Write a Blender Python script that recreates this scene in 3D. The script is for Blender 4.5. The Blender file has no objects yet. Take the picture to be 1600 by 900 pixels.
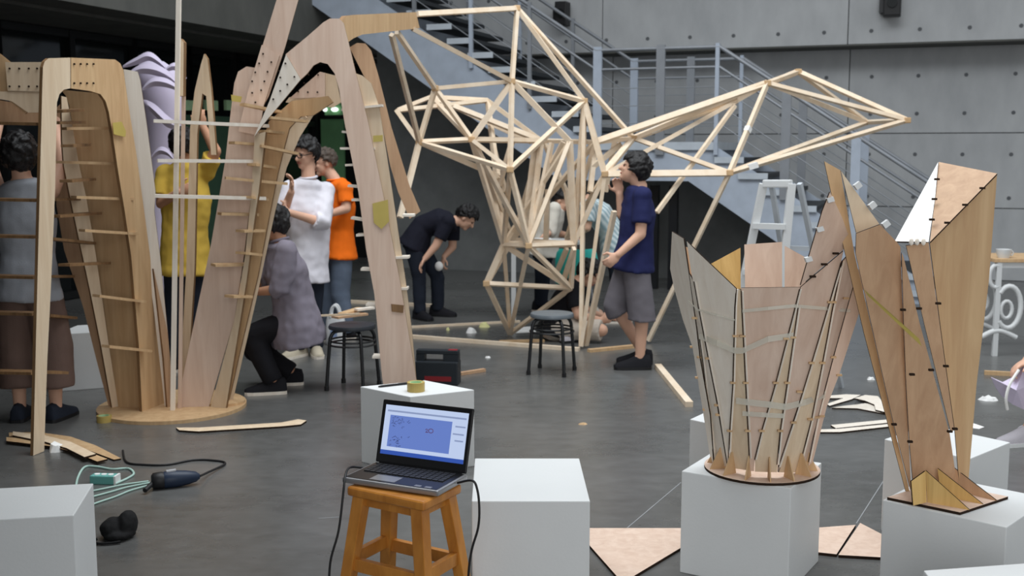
import bpy, bmesh, math, random
from mathutils import Vector, Matrix, noise
V = Vector
random.seed(7)
scene = bpy.context.scene
C = scene.collection

# ------------------------------------------------------------------ camera
FPX, CAM_H = 1750.0, 1.65
PITCH = math.atan(215 / FPX)
cam_data = bpy.data.cameras.new('camera')
cam_data.sensor_width = 36.0
cam_data.lens = FPX / 1600 * 36.0
cam_data.dof.use_dof = True
cam_data.dof.focus_distance = 4.3
cam_data.dof.aperture_fstop = 4.5
cam = bpy.data.objects.new('camera', cam_data)
cam.location = (0, 0, CAM_H)
cam.rotation_euler = (math.pi / 2 - PITCH, 0, 0)
C.objects.link(cam)
scene.camera = cam

# ------------------------------------------------------------------ light
w = bpy.data.worlds.new('sky')
scene.world = w
w.use_nodes = True
bg = w.node_tree.nodes['Background']
bg.inputs[0].default_value = (0.93, 0.97, 1.0, 1)
bg.inputs[1].default_value = 0.52

def area(name, loc, target, sx, sy, power, col):
    l = bpy.data.lights.new(name, 'AREA')
    l.shape = 'RECTANGLE'; l.size = sx; l.size_y = sy; l.energy = power; l.color = col
    o = bpy.data.objects.new(name, l)
    o.location = loc
    o.rotation_euler = (V(target) - V(loc)).to_track_quat('-Z', 'Y').to_euler()
    C.objects.link(o)
    return o
sky = area('skylight', (-0.1, 6.4, 7.2), (0.1, 6.4, 0), 4.5, 8, 560, (0.92, 0.965, 1.0))
fill = area('window_facade', (0.6, -2.9, 2.6), (2.2, 5.0, 1.0), 4.2, 4.0, 72, (0.97, 0.985, 1.0))  # added fill light behind the camera, brightens faces turned to the viewer
fill.data.spread = math.radians(110)
sky.data.spread = math.radians(165)

scene.view_settings.view_transform = 'Standard'
scene.view_settings.look = 'None'
scene.view_settings.exposure = 0.0
scene.view_settings.gamma = 1.0
scene.view_settings.use_curve_mapping = False

# ------------------------------------------------------------------ helpers
_c, _s = math.cos(PITCH), math.sin(PITCH)
def _ray(px, py):
    u = (px - 800) / FPX; v = (py - 450) / FPX
    return V((u, _c - v * _s, -_s - v * _c))
def G(px, py, z=0.0):                     # where a sight line meets height z
    d = _ray(px, py)
    return V((0, 0, CAM_H)) + d * ((z - CAM_H) / d.z)
def P(px, py, Y):                         # where a sight line reaches depth Y
    d = _ray(px, py)
    return V((0, 0, CAM_H)) + d * (Y / d.y)
def PL(px, py, p0, n):                    # where a sight line meets a plane
    d = _ray(px, py); o = V((0, 0, CAM_H))
    return o + d * ((V(p0) - o).dot(n) / d.dot(n))
def PXM(n, Y):                            # n pixels at depth Y in metres
    return n * Y / FPX

def lin(c):
    c /= 255.0
    return c / 12.92 if c <= 0.04045 else ((c + 0.055) / 1.055) ** 2.4
def RGB(r, g, b):
    return (lin(r), lin(g), lin(b), 1.0)

WORLD = {}
def wloc(o):
    return WORLD.get(o.name, V((0, 0, 0)))

class MB:
    """collects shapes in world coordinates; build() links them as one mesh"""
    def __init__(s):
        s.v = []; s.f = []
    def add(s, vs, fs):
        k = len(s.v)
        s.v += [V(p) for p in vs]
        s.f += [tuple(i + k for i in f) for f in fs]
        return s
    def hexa(s, b, t):                    # bottom loop and top loop of n points
        n = len(b)
        fs = [tuple(range(n - 1, -1, -1)), tuple(range(n, 2 * n))]
        fs += [(i, (i + 1) % n, n + (i + 1) % n, n + i) for i in range(n)]
        return s.add(list(b) + list(t), fs)
    def box(s, c, ax, ay, az):            # centre and three half vectors
        c = V(c); ax = V(ax); ay = V(ay); az = V(az)
        q = [c - ax - ay, c + ax - ay, c + ax + ay, c - ax + ay]
        return s.hexa([p - az for p in q], [p + az for p in q])
    def abox(s, lo, hi):
        lo = V(lo); hi = V(hi); h = (hi - lo) / 2
        return s.box((lo + hi) / 2, (h.x, 0, 0), (0, h.y, 0), (0, 0, h.z))
    def beam(s, p, q, w, h, up=(0, 0, 1)):
        p = V(p); q = V(q); d = (q - p).normalized(); up = V(up)
        if abs(d.dot(up.normalized())) > 0.98: up = V((0, 1, 0))
        x = d.cross(up).normalized(); y = x.cross(d).normalized()
        return s.box((p + q) / 2, x * w / 2, (q - p) / 2, y * h / 2)
    def prism(s, pts, off):               # flat outline and thickness vector
        off = V(off)
        return s.hexa([V(p) for p in pts], [V(p) + off for p in pts])
    def ring_loft(s, rings, caps=True, closed=False):
        n = len(rings[0]); vs = [p for r in rings for p in r]; fs = []
        m = len(rings)
        for j in range(m if closed else m - 1):
            j2 = (j + 1) % m
            for i in range(n):
                k = (i + 1) % n
                fs.append((j * n + i, j * n + k, j2 * n + k, j2 * n + i))
        if caps and not closed:
            fs.append(tuple(range(n - 1, -1, -1)))
            fs.append(tuple((m - 1) * n + i for i in range(n)))
        return s.add(vs, fs)
    def tube(s, pts, r, n=8, closed=False, caps=True):
        pts = [V(p) for p in pts]; rs = r if isinstance(r, (list, tuple)) else [r] * len(pts)
        rings = []; prev = None; m = len(pts)
        for i, p in enumerate(pts):
            a = pts[i - 1] if (i or closed) else p
            b = pts[(i + 1) % m] if (i < m - 1 or closed) else p
            d = (b - a).normalized()
            if prev is None:
                ref = V((0, 0, 1)) if abs(d.z) < 0.9 else V((1, 0, 0))
                x = d.cross(ref).normalized()
            else:
                x = (prev - d * prev.dot(d)).normalized()
            prev = x; y = d.cross(x)
            rings.append([p + (x * math.cos(2 * math.pi * k / n) + y * math.sin(2 * math.pi * k / n)) * rs[i] for k in range(n)])
        return s.ring_loft(rings, caps, closed)
    def lathe(s, c, prof, n=20, axis=(0, 0, 1), caps=True):
        c = V(c); d = V(axis).normalized()
        x = d.cross(V((0, 0, 1)) if abs(d.z) < 0.9 else V((1, 0, 0))).normalized(); y = d.cross(x)
        rings = [[c + d * h + (x * math.cos(2 * math.pi * k / n) + y * math.sin(2 * math.pi * k / n)) * r for k in range(n)] for r, h in prof]
        return s.ring_loft(rings, caps)
    def ellipsoid(s, c, ax, ay, az, n=14, m=9):
        c = V(c); ax = V(ax); ay = V(ay); az = V(az); rings = []
        for j in range(m):
            t = -math.pi / 2 + math.pi * (j + 0.5) / m
            rings.append([c + (ax * math.cos(2 * math.pi * k / n) + ay * math.sin(2 * math.pi * k / n)) * math.cos(t) + az * math.sin(t) for k in range(n)])
        return s.ring_loft(rings)
    def build(s, name, mat, parent=None, origin=None, smooth=False, bevel=0.0, seg=2):
        if origin is None:
            lo = V((min(p.x for p in s.v), min(p.y for p in s.v), min(p.z for p in s.v)))
            hi = V((max(p.x for p in s.v), max(p.y for p in s.v), max(p.z for p in s.v)))
            origin = V(((lo.x + hi.x) / 2, (lo.y + hi.y) / 2, lo.z))
        origin = V(origin)
        me = bpy.data.meshes.new(name)
        me.from_pydata([p - origin for p in s.v], [], s.f)
        bm = bmesh.new(); bm.from_mesh(me)
        bmesh.ops.recalc_face_normals(bm, faces=bm.faces)
        if bevel:
            eds = [e for e in bm.edges if len(e.link_faces) == 2 and e.calc_face_angle(0) > 0.5]
            bmesh.ops.bevel(bm, geom=eds, offset=bevel, segments=seg, affect='EDGES', profile=0.6, clamp_overlap=True)
        if smooth:
            for f in bm.faces: f.smooth = True
            for e in bm.edges:
                if len(e.link_faces) == 2 and e.calc_face_angle(0) > 0.9: e.smooth = False
        bm.to_mesh(me); bm.free()
        return link(name, me, mat, parent, origin)
def link(name, me, mat, parent, origin):
    if mat and not me.materials: me.materials.append(mat)
    o = bpy.data.objects.new(name, me); C.objects.link(o)
    WORLD[o.name] = V(origin)
    o.location = V(origin) - (wloc(parent) if parent else V((0, 0, 0)))
    if parent: o.parent = parent
    return o
def tag(o, label, cat, group=None, kind=None):
    o['label'] = label
    if cat: o['category'] = cat
    if group: o['group'] = group
    if kind: o['kind'] = kind
    return o
def thing(name, loc, label, cat, group=None):
    o = bpy.data.objects.new(name, None); C.objects.link(o)
    o.empty_display_size = 0.1
    o.location = loc; WORLD[o.name] = V(loc)
    return tag(o, label, cat, group)
def struct(o, label=None):
    o['kind'] = 'structure'
    if label: o['label'] = label
    return o
def arc(c, r, a0, a1, n, ux=(1, 0, 0), uy=(0, 0, 1)):
    c = V(c); ux = V(ux); uy = V(uy)
    return [c + ux * r * math.cos(a0 + (a1 - a0) * i / n) + uy * r * math.sin(a0 + (a1 - a0) * i / n) for i in range(n + 1)]
def spline(pts, n=6):                      # smooth curve through the points
    pts = [V(p) for p in pts]; out = []
    for i in range(len(pts) - 1):
        p0 = pts[max(i - 1, 0)]; p1 = pts[i]; p2 = pts[i + 1]; p3 = pts[min(i + 2, len(pts) - 1)]
        for k in range(n):
            t = k / n
            out.append(0.5 * ((2 * p1) + (p2 - p0) * t + (2 * p0 - 5 * p1 + 4 * p2 - p3) * t * t + (3 * p1 - p0 - 3 * p2 + p3) * t ** 3))
    return out + [pts[-1]]

# ------------------------------------------------------------------ materials
def new_mat(name, rough=0.6, spec=0.4, metal=0.0):
    m = bpy.data.materials.new(name); m.use_nodes = True
    b = m.node_tree.nodes['Principled BSDF']
    b.inputs['Roughness'].default_value = rough
    b.inputs['Specular IOR Level'].default_value = spec
    b.inputs['Metallic'].default_value = metal
    return m, m.node_tree, b
def plain(name, col, rough=0.6, spec=0.4, metal=0.0, var=0.08, scale=6.0, bump=0.0, bscale=60.0):
    """one colour with a slight noise variation and optional fine relief"""
    m, nt, b = new_mat(name, rough, spec, metal)
    tc = nt.nodes.new('ShaderNodeTexCoord'); nz = nt.nodes.new('ShaderNodeTexNoise')
    nz.inputs['Scale'].default_value = scale; nz.inputs['Detail'].default_value = 4
    nt.links.new(tc.outputs['Object'], nz.inputs['Vector'])
    cr = nt.nodes.new('ShaderNodeValToRGB')
    cr.color_ramp.elements[0].position = 0.3; cr.color_ramp.elements[1].position = 0.7
    cr.color_ramp.elements[0].color = tuple(c * (1 - var) for c in col[:3]) + (1,)
    cr.color_ramp.elements[1].color = tuple(min(1, c * (1 + var)) for c in col[:3]) + (1,)
    nt.links.new(nz.outputs['Fac'], cr.inputs['Fac']); nt.links.new(cr.outputs['Color'], b.inputs['Base Color'])
    if bump:
        n2 = nt.nodes.new('ShaderNodeTexNoise'); n2.inputs['Scale'].default_value = bscale; n2.inputs['Detail'].default_value = 5
        nt.links.new(tc.outputs['Object'], n2.inputs['Vector'])
        bp = nt.nodes.new('ShaderNodeBump'); bp.inputs['Strength'].default_value = bump; bp.inputs['Distance'].default_value = 0.01
        nt.links.new(n2.outputs['Fac'], bp.inputs['Height']); nt.links.new(bp.outputs['Normal'], b.inputs['Normal'])
    return m
def wood(name, light, dark, stretch=(14, 14, 1.2), rough=0.55, contrast=1.0, spec=0.3):
    """plywood or timber: noise drawn out along the grain, per-piece tint"""
    m, nt, b = new_mat(name, rough, spec)
    tc = nt.nodes.new('ShaderNodeTexCoord'); mp = nt.nodes.new('ShaderNodeMapping')
    mp.inputs['Scale'].default_value = stretch
    oi = nt.nodes.new('ShaderNodeObjectInfo')
    ad = nt.nodes.new('ShaderNodeVectorMath'); ad.operation = 'ADD'
    ml = nt.nodes.new('ShaderNodeVectorMath'); ml.operation = 'SCALE'; ml.inputs['Scale'].default_value = 17.0
    cb = nt.nodes.new('ShaderNodeCombineXYZ')
    for k in range(3): nt.links.new(oi.outputs['Random'], cb.inputs[k])
    nt.links.new(cb.outputs[0], ml.inputs[0])
    nt.links.new(tc.outputs['Object'], mp.inputs['Vector'])
    nt.links.new(mp.outputs['Vector'], ad.inputs[0]); nt.links.new(ml.outputs['Vector'], ad.inputs[1])
    nz = nt.nodes.new('ShaderNodeTexNoise'); nz.inputs['Scale'].default_value = 1.6; nz.inputs['Detail'].default_value = 6
    nz.inputs['Roughness'].default_value = 0.6; nz.inputs['Distortion'].default_value = 0.6
    nt.links.new(ad.outputs['Vector'], nz.inputs['Vector'])
    cr = nt.nodes.new('ShaderNodeValToRGB')
    cr.color_ramp.elements[0].position = 0.5 - 0.28 / contrast; cr.color_ramp.elements[1].position = 0.5 + 0.2 / contrast
    cr.color_ramp.elements[0].color = dark; cr.color_ramp.elements[1].color = light
    nt.links.new(nz.outputs['Fac'], cr.inputs['Fac'])
    hs = nt.nodes.new('ShaderNodeHueSaturation')
    mr = nt.nodes.new('ShaderNodeMapRange'); mr.inputs['To Min'].default_value = 0.9; mr.inputs['To Max'].default_value = 1.08
    nt.links.new(oi.outputs['Random'], mr.inputs['Value']); nt.links.new(mr.outputs['Result'], hs.inputs['Value'])
    nt.links.new(cr.outputs['Color'], hs.inputs['Color']); nt.links.new(hs.outputs['Color'], b.inputs['Base Color'])
    bp = nt.nodes.new('ShaderNodeBump'); bp.inputs['Strength'].default_value = 0.12; bp.inputs['Distance'].default_value = 0.004
    nt.links.new(nz.outputs['Fac'], bp.inputs['Height']); nt.links.new(bp.outputs['Normal'], b.inputs['Normal'])
    return m
def concrete(name, a, bcol, rough=0.8, spec=0.3, s1=0.6, s2=7.0, stretch=(1, 1, 1), rvar=0.0):
    m, nt, b = new_mat(name, rough, spec)
    tc = nt.nodes.new('ShaderNodeTexCoord'); mp = nt.nodes.new('ShaderNodeMapping'); mp.inputs['Scale'].default_value = stretch
    nt.links.new(tc.outputs['Object'], mp.inputs['Vector'])
    n1 = nt.nodes.new('ShaderNodeTexNoise'); n1.inputs['Scale'].default_value = s1; n1.inputs['Detail'].default_value = 8; n1.inputs['Roughness'].default_value = 0.65
    n2 = nt.nodes.new('ShaderNodeTexNoise'); n2.inputs['Scale'].default_value = s2; n2.inputs['Detail'].default_value = 6
    nt.links.new(mp.outputs['Vector'], n1.inputs['Vector']); nt.links.new(mp.outputs['Vector'], n2.inputs['Vector'])
    mx = nt.nodes.new('ShaderNodeMix'); mx.data_type = 'FLOAT'; mx.inputs[0].default_value = 0.35
    nt.links.new(n1.outputs['Fac'], mx.inputs[2]); nt.links.new(n2.outputs['Fac'], mx.inputs[3])
    cr = nt.nodes.new('ShaderNodeValToRGB')
    cr.color_ramp.elements[0].position = 0.34; cr.color_ramp.elements[1].position = 0.66
    cr.color_ramp.elements[0].color = a; cr.color_ramp.elements[1].color = bcol
    nt.links.new(mx.outputs[0], cr.inputs['Fac']); nt.links.new(cr.outputs['Color'], b.inputs['Base Color'])
    if rvar:
        mr = nt.nodes.new('ShaderNodeMapRange'); mr.inputs['To Min'].default_value = rough - rvar; mr.inputs['To Max'].default_value = rough + rvar
        nt.links.new(n1.outputs['Fac'], mr.inputs['Value']); nt.links.new(mr.outputs['Result'], b.inputs['Roughness'])
    bp = nt.nodes.new('ShaderNodeBump'); bp.inputs['Strength'].default_value = 0.08; bp.inputs['Distance'].default_value = 0.01
    nt.links.new(n2.outputs['Fac'], bp.inputs['Height']); nt.links.new(bp.outputs['Normal'], b.inputs['Normal'])
    return m
M = {}
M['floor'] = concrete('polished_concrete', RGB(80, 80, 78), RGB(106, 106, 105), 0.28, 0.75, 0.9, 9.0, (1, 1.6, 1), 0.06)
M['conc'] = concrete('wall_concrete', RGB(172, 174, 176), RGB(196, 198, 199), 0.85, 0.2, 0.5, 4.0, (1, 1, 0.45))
M['conc_dark'] = concrete('stained_concrete', RGB(84, 85, 82), RGB(104, 104, 100), 0.85, 0.2, 0.5, 4.0, (1, 1, 0.45))  # wall concrete with the shade of the left side put into its colour
M['joint'] = plain('joint_shadow_gap', RGB(60, 62, 64), 0.9, 0.1)
M['hole'] = plain('tie_hole', RGB(104, 106, 109), 0.9, 0.1)
M['steel'] = plain('grey_painted_steel', RGB(180, 190, 204), 0.45, 0.4)
M['steel_dk'] = plain('dark_rail_steel', RGB(146, 150, 156), 0.4, 0.5, 0.2)
M['tread_dk'] = plain('dark_tread_steel', RGB(58, 62, 66), 0.6, 0.3)
M['tread'] = plain('pale_tread', RGB(196, 204, 212), 0.5, 0.3)
M['black'] = plain('black_plastic', RGB(28, 28, 30), 0.5, 0.4)
M['blackmetal'] = plain('black_metal', RGB(22, 24, 27), 0.35, 0.5)
M['white'] = plain('white_paint', RGB(220, 222, 222), 0.55, 0.35, var=0.02, scale=3, bump=0.05, bscale=90)
M['mullion'] = plain('dark_mullion', RGB(26, 27, 28), 0.5, 0.4)
m, nt, b = new_mat('dark_glass', 0.08, 0.5)
b.inputs['Base Color'].default_value = RGB(22, 25, 26); M['glass_dk'] = m
M['green'] = plain('green_door_paint', RGB(140, 198, 142), 0.5, 0.3)
M['green_pale'] = plain('pale_green_glass', RGB(190, 226, 178), 0.4, 0.4)
M['ply'] = wood('plywood_light', RGB(236, 216, 188), RGB(214, 188, 156))
M['ply_tan'] = wood('plywood_tan', RGB(214, 182, 140), RGB(188, 150, 110))
M['ply_pink'] = wood('plywood_pink', RGB(228, 204, 186), RGB(208, 178, 158))
M['ply_brown'] = wood('plywood_brown', RGB(206, 170, 136), RGB(180, 142, 110))
M['ply_pale'] = wood('plywood_pale', RGB(246, 238, 226), RGB(230, 218, 202))
M['ply_edge'] = wood('plywood_edge', RGB(150, 116, 80), RGB(96, 70, 46))
M['burnt'] = plain('laser_burnt_edge', RGB(48, 36, 28), 0.8, 0.1)
M['pine'] = wood('pine_strip', RGB(240, 224, 202), RGB(222, 196, 164), (4, 4, 4))
# ------------------------------------------------------------------ room
EB = V((0.938, -0.347, 0)).normalized()          # along the back wall, to the right
EN = V((EB.y, -EB.x, 0))   # out of the back wall, into the room
ZB = 2.97                                        # underside of the overhanging upper walls
UP0 = V((0.89, 15.6, 0))                         # a point on the upper back wall face
LW0 = V((-3.6, 11.7, 0))                         # a point on the upper left wall face
# corner of both upper faces
def isect2(p, d, q, e):
    den = d.x * e.y - d.y * e.x
    t = ((q.x - p.x) * e.y - (q.y - p.y) * e.x) / den
    return p + d * t
CORNER = isect2(UP0, EB, LW0, EN)
UPZ = V((0, 0, 1))

fl = MB(); fl.abox((-16, -4, -0.2), (18, 24, 0))
struct(fl.build('floor', M['floor'], origin=(0, 0, 0)), 'dark grey polished concrete floor with scuffs')

cl_ = MB(); cl_.abox((-10, -4, 2.75), (-1.1, 5.0, 3.9)); cl_.abox((-10, 5.0, 3.5), (-2.7, 9.5, 3.9)); struct(cl_.build('ceiling', M['conc_dark']), 'low concrete gallery slab over the left foreground')  # slabs added out of view to keep light off the left
wf_ = MB(); wf_.abox((-10, -3.0, 0), (-0.9, -2.8, 2.75)); struct(wf_.build('wall_front', M['conc_dark']), 'concrete wall under the gallery behind the viewer')  # added out of view to block light from the front left
def wall_pt(t, z, off=0.0):                      # t metres right of the corner, off metres into the room
    return CORNER + EB * t + EN * off + UPZ * z
def left_pt(t, z, off=0.0):                      # t metres from the corner towards the viewer
    return CORNER + EN * t + EB * off + UPZ * z
def t_of(px, py, z):
    return (G(px, py, z) - CORNER).dot(EB)
REC = 0.55
wb = MB(); wb.box(wall_pt(6.5, 1.48, -REC - 0.2), EB * 8.5, EN * 0.15, UPZ * 1.48)
wall_back = struct(wb.build('wall_back', M['joint']), 'fair-faced concrete back wall with panel joints and tie holes')
ub = MB(); ub.box(wall_pt(6.5, 5.2, -0.45), EB * 8.5, EN * 0.4, UPZ * 2.2)
wall_upper = struct(ub.build('wall_upper', M['joint']), 'overhanging upper concrete wall above the staircase')
tj = t_of(1322, 67, ZB); tj0 = t_of(935, 80, ZB); pw = (tj - tj0)
# panels: upper band, two lower bands
def panels(parent, tlist, zlist, off, mat, t=0.06):
    for a, b_ in zip(tlist[:-1], tlist[1:]):
        for z0, z1 in zip(zlist[:-1], zlist[1:]):
            g = 0.006
            MB().box(wall_pt((a + b_) / 2, (z0 + z1) / 2, off), EB * ((b_ - a) / 2 - g), EN * t / 2, UPZ * ((z1 - z0) / 2 - g)).build('panel', mat, parent)
tl = [tj + pw * k for k in range(-2, 4)]
tl[0] = min(tl[0], -2.0)
panels(wall_upper, tl, [ZB, 4.9, 7.3], -0.025, M['conc'])
panels(wall_back, tl, [0, 0.92, 1.87, ZB], -REC - 0.03, M['conc'])
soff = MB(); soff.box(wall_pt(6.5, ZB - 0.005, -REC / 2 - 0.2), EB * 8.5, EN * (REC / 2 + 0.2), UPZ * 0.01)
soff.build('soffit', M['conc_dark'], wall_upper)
def holes(parent, ts, zs, off):
    mb = MB()
    for t in ts:
        for z in zs:
            mb.lathe(wall_pt(t, z, off), [(0.026, -0.01), (0.026, 0.004), (0.02, 0.004)], 8, EN)
    o = mb.build('tie_hole', M['hole'], parent); o['kind'] = 'stuff'
ts = [tj + 0.28 + 0.57 * k for k in range(-14, 9)]
holes(wall_upper, ts, [ZB + 0.16, ZB + 0.75], 0.004)
holes(wall_back, ts, [0.35, 1.05, 1.6, 2.12, 2.6], -REC + 0.0)

# left side: upper wall, dark recess with glazing below
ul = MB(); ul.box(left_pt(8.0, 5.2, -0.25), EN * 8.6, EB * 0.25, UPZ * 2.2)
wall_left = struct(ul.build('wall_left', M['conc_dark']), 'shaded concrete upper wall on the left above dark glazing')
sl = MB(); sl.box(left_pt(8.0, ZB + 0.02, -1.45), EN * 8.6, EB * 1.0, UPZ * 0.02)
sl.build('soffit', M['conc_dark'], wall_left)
GL = -1.5                                        # glazing set back under the overhang
wn = MB(); wn.box(left_pt(8.0, 1.5, GL - 0.12), EN * 8.6, EB * 0.05, UPZ * 1.5)
wall_recess = struct(wn.build('wall_recess', M['mullion']), 'dark backing of the glazed recess on the left')
k = 0; t = -0.4
while t < 11.0:
    wd = 1.05
    wdw = MB()
    for dt in (0, wd):
        wdw.box(left_pt(t + dt, 1.48, GL), EN * 0.04, EB * 0.06, UPZ * 1.48)
    for z in (0.05, 2.05, 2.92):
        wdw.box(left_pt(t + wd / 2, z, GL), EN * (wd / 2 - 0.04), EB * 0.05, UPZ * 0.04)
    k += 1
    o = struct(wdw.build('window_%d' % k, M['mullion']))
    for z0, z1 in ((0.09, 2.01), (2.09, 2.88)):
        MB().box(left_pt(t + wd / 2, (z0 + z1) / 2, GL - 0.02), EN * (wd / 2 - 0.045), EB * 0.008, UPZ * (z1 - z0) / 2).build('pane', M['glass_dk'], o)
    t += wd + 0.001

# green door in the dark recess, flat green panels before the left glazing
def on_glass(px, py, off):
    return PL(px, py, left_pt(0, 0, GL + off), EB)
def glass_rect(name, x0, y0, x1, y1, off, th, mat, parent=None):
    a = on_glass(x0, y1, off); b_ = on_glass(x1, y1, off); z1 = on_glass((x0 + x1) / 2, y0, off).z
    z0 = max(min(a.z, b_.z), 0.0)
    mb = MB(); mb.prism([V((a.x, a.y, z0)), V((b_.x, b_.y, z0)), V((b_.x, b_.y, z1)), V((a.x, a.y, z1))], EB * th)
    return mb.build(name, mat, parent)
def back_rect(name, x0, y0, x1, y1, off, th, mat, parent=None):
    pl = wall_pt(0, 0, -REC + off)
    a = PL(x0, y1, pl, EN); b_ = PL(x1, y1, pl, EN); zt_ = PL((x0 + x1) / 2, y0, pl, EN).z; zb_ = max(0.0, min(a.z, b_.z))
    mb = MB(); mb.prism([V((a.x, a.y, zb_)), V((b_.x, b_.y, zb_)), V((b_.x, b_.y, zt_)), V((a.x, a.y, zt_))], EN * th)
    return mb.build(name, mat, parent)
wf = back_rect('window_20', 470, 100, 575, 440, 0.01, 0.05, M['mullion']); struct(wf, 'dark glazed bay around the green door')
d1 = struct(back_rect('door_1', 508, 186, 543, 440, 0.08, 0.04, M['green']), 'green door standing in the dark recess')
back_rect('door_frame', 509, 180, 542, 186, 0.08, 0.05, M['mullion'], d1)
back_rect('transom', 509, 160, 542, 180, 0.08, 0.03, M['green'], d1)
m, nt, b = new_mat('exit_lamp', 0.4, 0.3)
b.inputs['Base Color'].default_value = (1, 1, 1, 1); b.inputs['Emission Color'].default_value = (0.9, 1, 0.92, 1); b.inputs['Emission Strength'].default_value = 1.6
M['lampglow'] = m
for x0, x1 in ((504, 512), (516, 530)):
    a = PL((x0 + x1) / 2, 171, wall_pt(0, 0, -REC + 0.16), EN)
    o = MB().ellipsoid(a, EB * (x1 - x0) * 0.0046, EN * 0.03, UPZ * 0.035).build('lamp', M['lampglow'], smooth=True)
    tag(o, 'small round white lamp above the green door' if x0 < 510 else 'wider oval white lamp above the green door', 'lamp', 'lamps above the green door')
d2 = struct(glass_rect('door_2', 238, 180, 366, 520, 0.10, 0.05, plain('dim_green_glass', RGB(66, 92, 74), 0.3, 0.4)), 'dim green glazed door behind the leaning figure in yellow')  # plain dim green sheet in front of the glazing, down to the floor
for i, (x0, x1) in enumerate(((240, 268), (284, 303), (318, 337), (350, 368))):
    glass_rect('transom_light', x0, 157, x1, 172, 0.17, 0.04, M['green_pale'], d2)

# ------------------------------------------------------------------ staircase
ST0 = V((-1.0, 14.0, 0))
def stp(t, z, off=0.0):                          # t along the flight, off into the room (towards viewer)
    return ST0 + EB * t + EN * off + UPZ * z
M['conc_stair'] = concrete('dark_wall_concrete', RGB(108, 110, 110), RGB(130, 132, 131), 0.85, 0.2, 0.5, 4.0)  # colour darkened to paint the shade under the stairs
RUN, RISE, LZ = 0.269, 0.178, 1.74
T1, T2 = 2.12, 3.55                              # landing from T1 to T2
stair = thing('staircase', stp(T2, 0), 'grey steel staircase with open pale treads and a landing before the concrete wall', 'staircase')
WST = 1.7
def nose(t):                                     # height of the tread line
    if t < T1: return LZ + (T1 - t) / RUN * RISE
    if t > T2: return LZ - (t - T2) / RUN * RISE
    return LZ
TEND = T2 + RUN * (LZ / RISE)
TB = -3.2
def stringer(off):
    dpt = 0.60
    top = [(TB, nose(TB) - 0.14), (T1, LZ - 0.06), (T2, LZ - 0.06), (TEND, 0.0)]
    bot = [(TEND - 1.0, 0.0), (T2 - 0.33, LZ - 0.44), (T1 - 0.45, LZ - 0.44), (TB, nose(TB) - 0.14 - dpt)]
    mb = MB(); mb.prism([stp(t, z, off) for t, z in top + bot], EN * -0.03)
    o = mb.build('stringer', M['steel'], stair)
stringer(0.0); stringer(-WST + 0.1)
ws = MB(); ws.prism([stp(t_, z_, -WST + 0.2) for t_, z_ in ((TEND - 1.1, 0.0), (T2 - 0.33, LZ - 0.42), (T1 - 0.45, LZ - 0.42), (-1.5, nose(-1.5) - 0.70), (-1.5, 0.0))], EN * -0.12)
struct(ws.build('wall_stair', M['conc_stair']), 'dark grey wall closing the space under the staircase')  # cut to the stair underside, dark colour stands for the shade there
n = 0
tt = T1 - RUN
while tt > TB:
    z = nose(tt + RUN) + RISE
    MB().box(stp(tt + RUN / 2 + 0.03, z - 0.02, -WST / 2), EB * (RUN / 2 + 0.03), EN * (WST / 2 + 0.03), UPZ * 0.024).build('tread', M['tread_dk'], stair)
    MB().box(stp(tt + RUN / 2 + 0.03, z - 0.02, 0.035), EB * (RUN / 2 + 0.03), EN * 0.008, UPZ * 0.034).build('tread_end', M['tread'], stair)
    tt -= RUN
k = 1
while LZ - k * RISE > 0.05:
    z = LZ - k * RISE; t0 = T2 + (k - 1) * RUN
    MB().box(stp(t0 + RUN / 2, z - 0.02, -WST / 2), EB * (RUN / 2 + 0.03), EN * (WST / 2 + 0.03), UPZ * 0.024).build('tread', M['tread_dk'], stair)
    MB().box(stp(t0 + RUN / 2, z - 0.02, 0.035), EB * (RUN / 2 + 0.03), EN * 0.008, UPZ * 0.034).build('tread_end', M['tread'], stair)
    k += 1
MB().box(stp((T1 + T2) / 2, LZ - 0.04, -WST / 2), EB * ((T2 - T1) / 2), EN * (WST / 2 + 0.04), UPZ * 0.045).build('landing', M['tread'], stair)
for t in (2.75, 2.98):
    MB().box(stp(t, (LZ - 0.5) / 2, -0.35), EB * 0.05, EN * 0.05, UPZ * (LZ - 0.5) / 2).build('support_post', M['blackmetal'], stair)
for off, nm in ((0.03, 'near'), (-WST, 'far')):
    for hgt, r in ((1.06, 0.022), (0.84, 0.016)):
        pts = [stp(TB, nose(TB) + hgt, off), stp(T1, LZ + hgt, off), stp(T2, LZ + hgt, off), stp(TEND, hgt, off)]
        MB().tube(pts, r, 8).build('handrail', M['steel_dk'], stair, smooth=True)
    for hgt in (0.62, 0.42, 0.22):
        pts = [stp(TB, nose(TB) + hgt, off), stp(T1, LZ + hgt, off), stp(T2, LZ + hgt, off), stp(TEND, hgt, off)]
        MB().tube(pts, 0.006, 6).build('cable', M['steel_dk'], stair)
    tp = [TB + 0.4, TB + 1.3, TB + 2.2, TB + 3.0, TB + 3.75, TB + 4.5, T1 + 0.02, (T1 + T2) / 2 + 0.05, T2 - 0.02, T2 + 0.75, T2 + 1.5, T2 + 2.3]
    for i, t in enumerate(tp):
        th = 0.05 if i in (6, 7, 9, 10) else 0.022
        MB().box(stp(t, nose(t) + 0.48, off), EB * th, EN * 0.02, UPZ * 0.62).build('baluster', M['steel_dk'] if i % 2 else M['steel'], stair)

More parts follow.
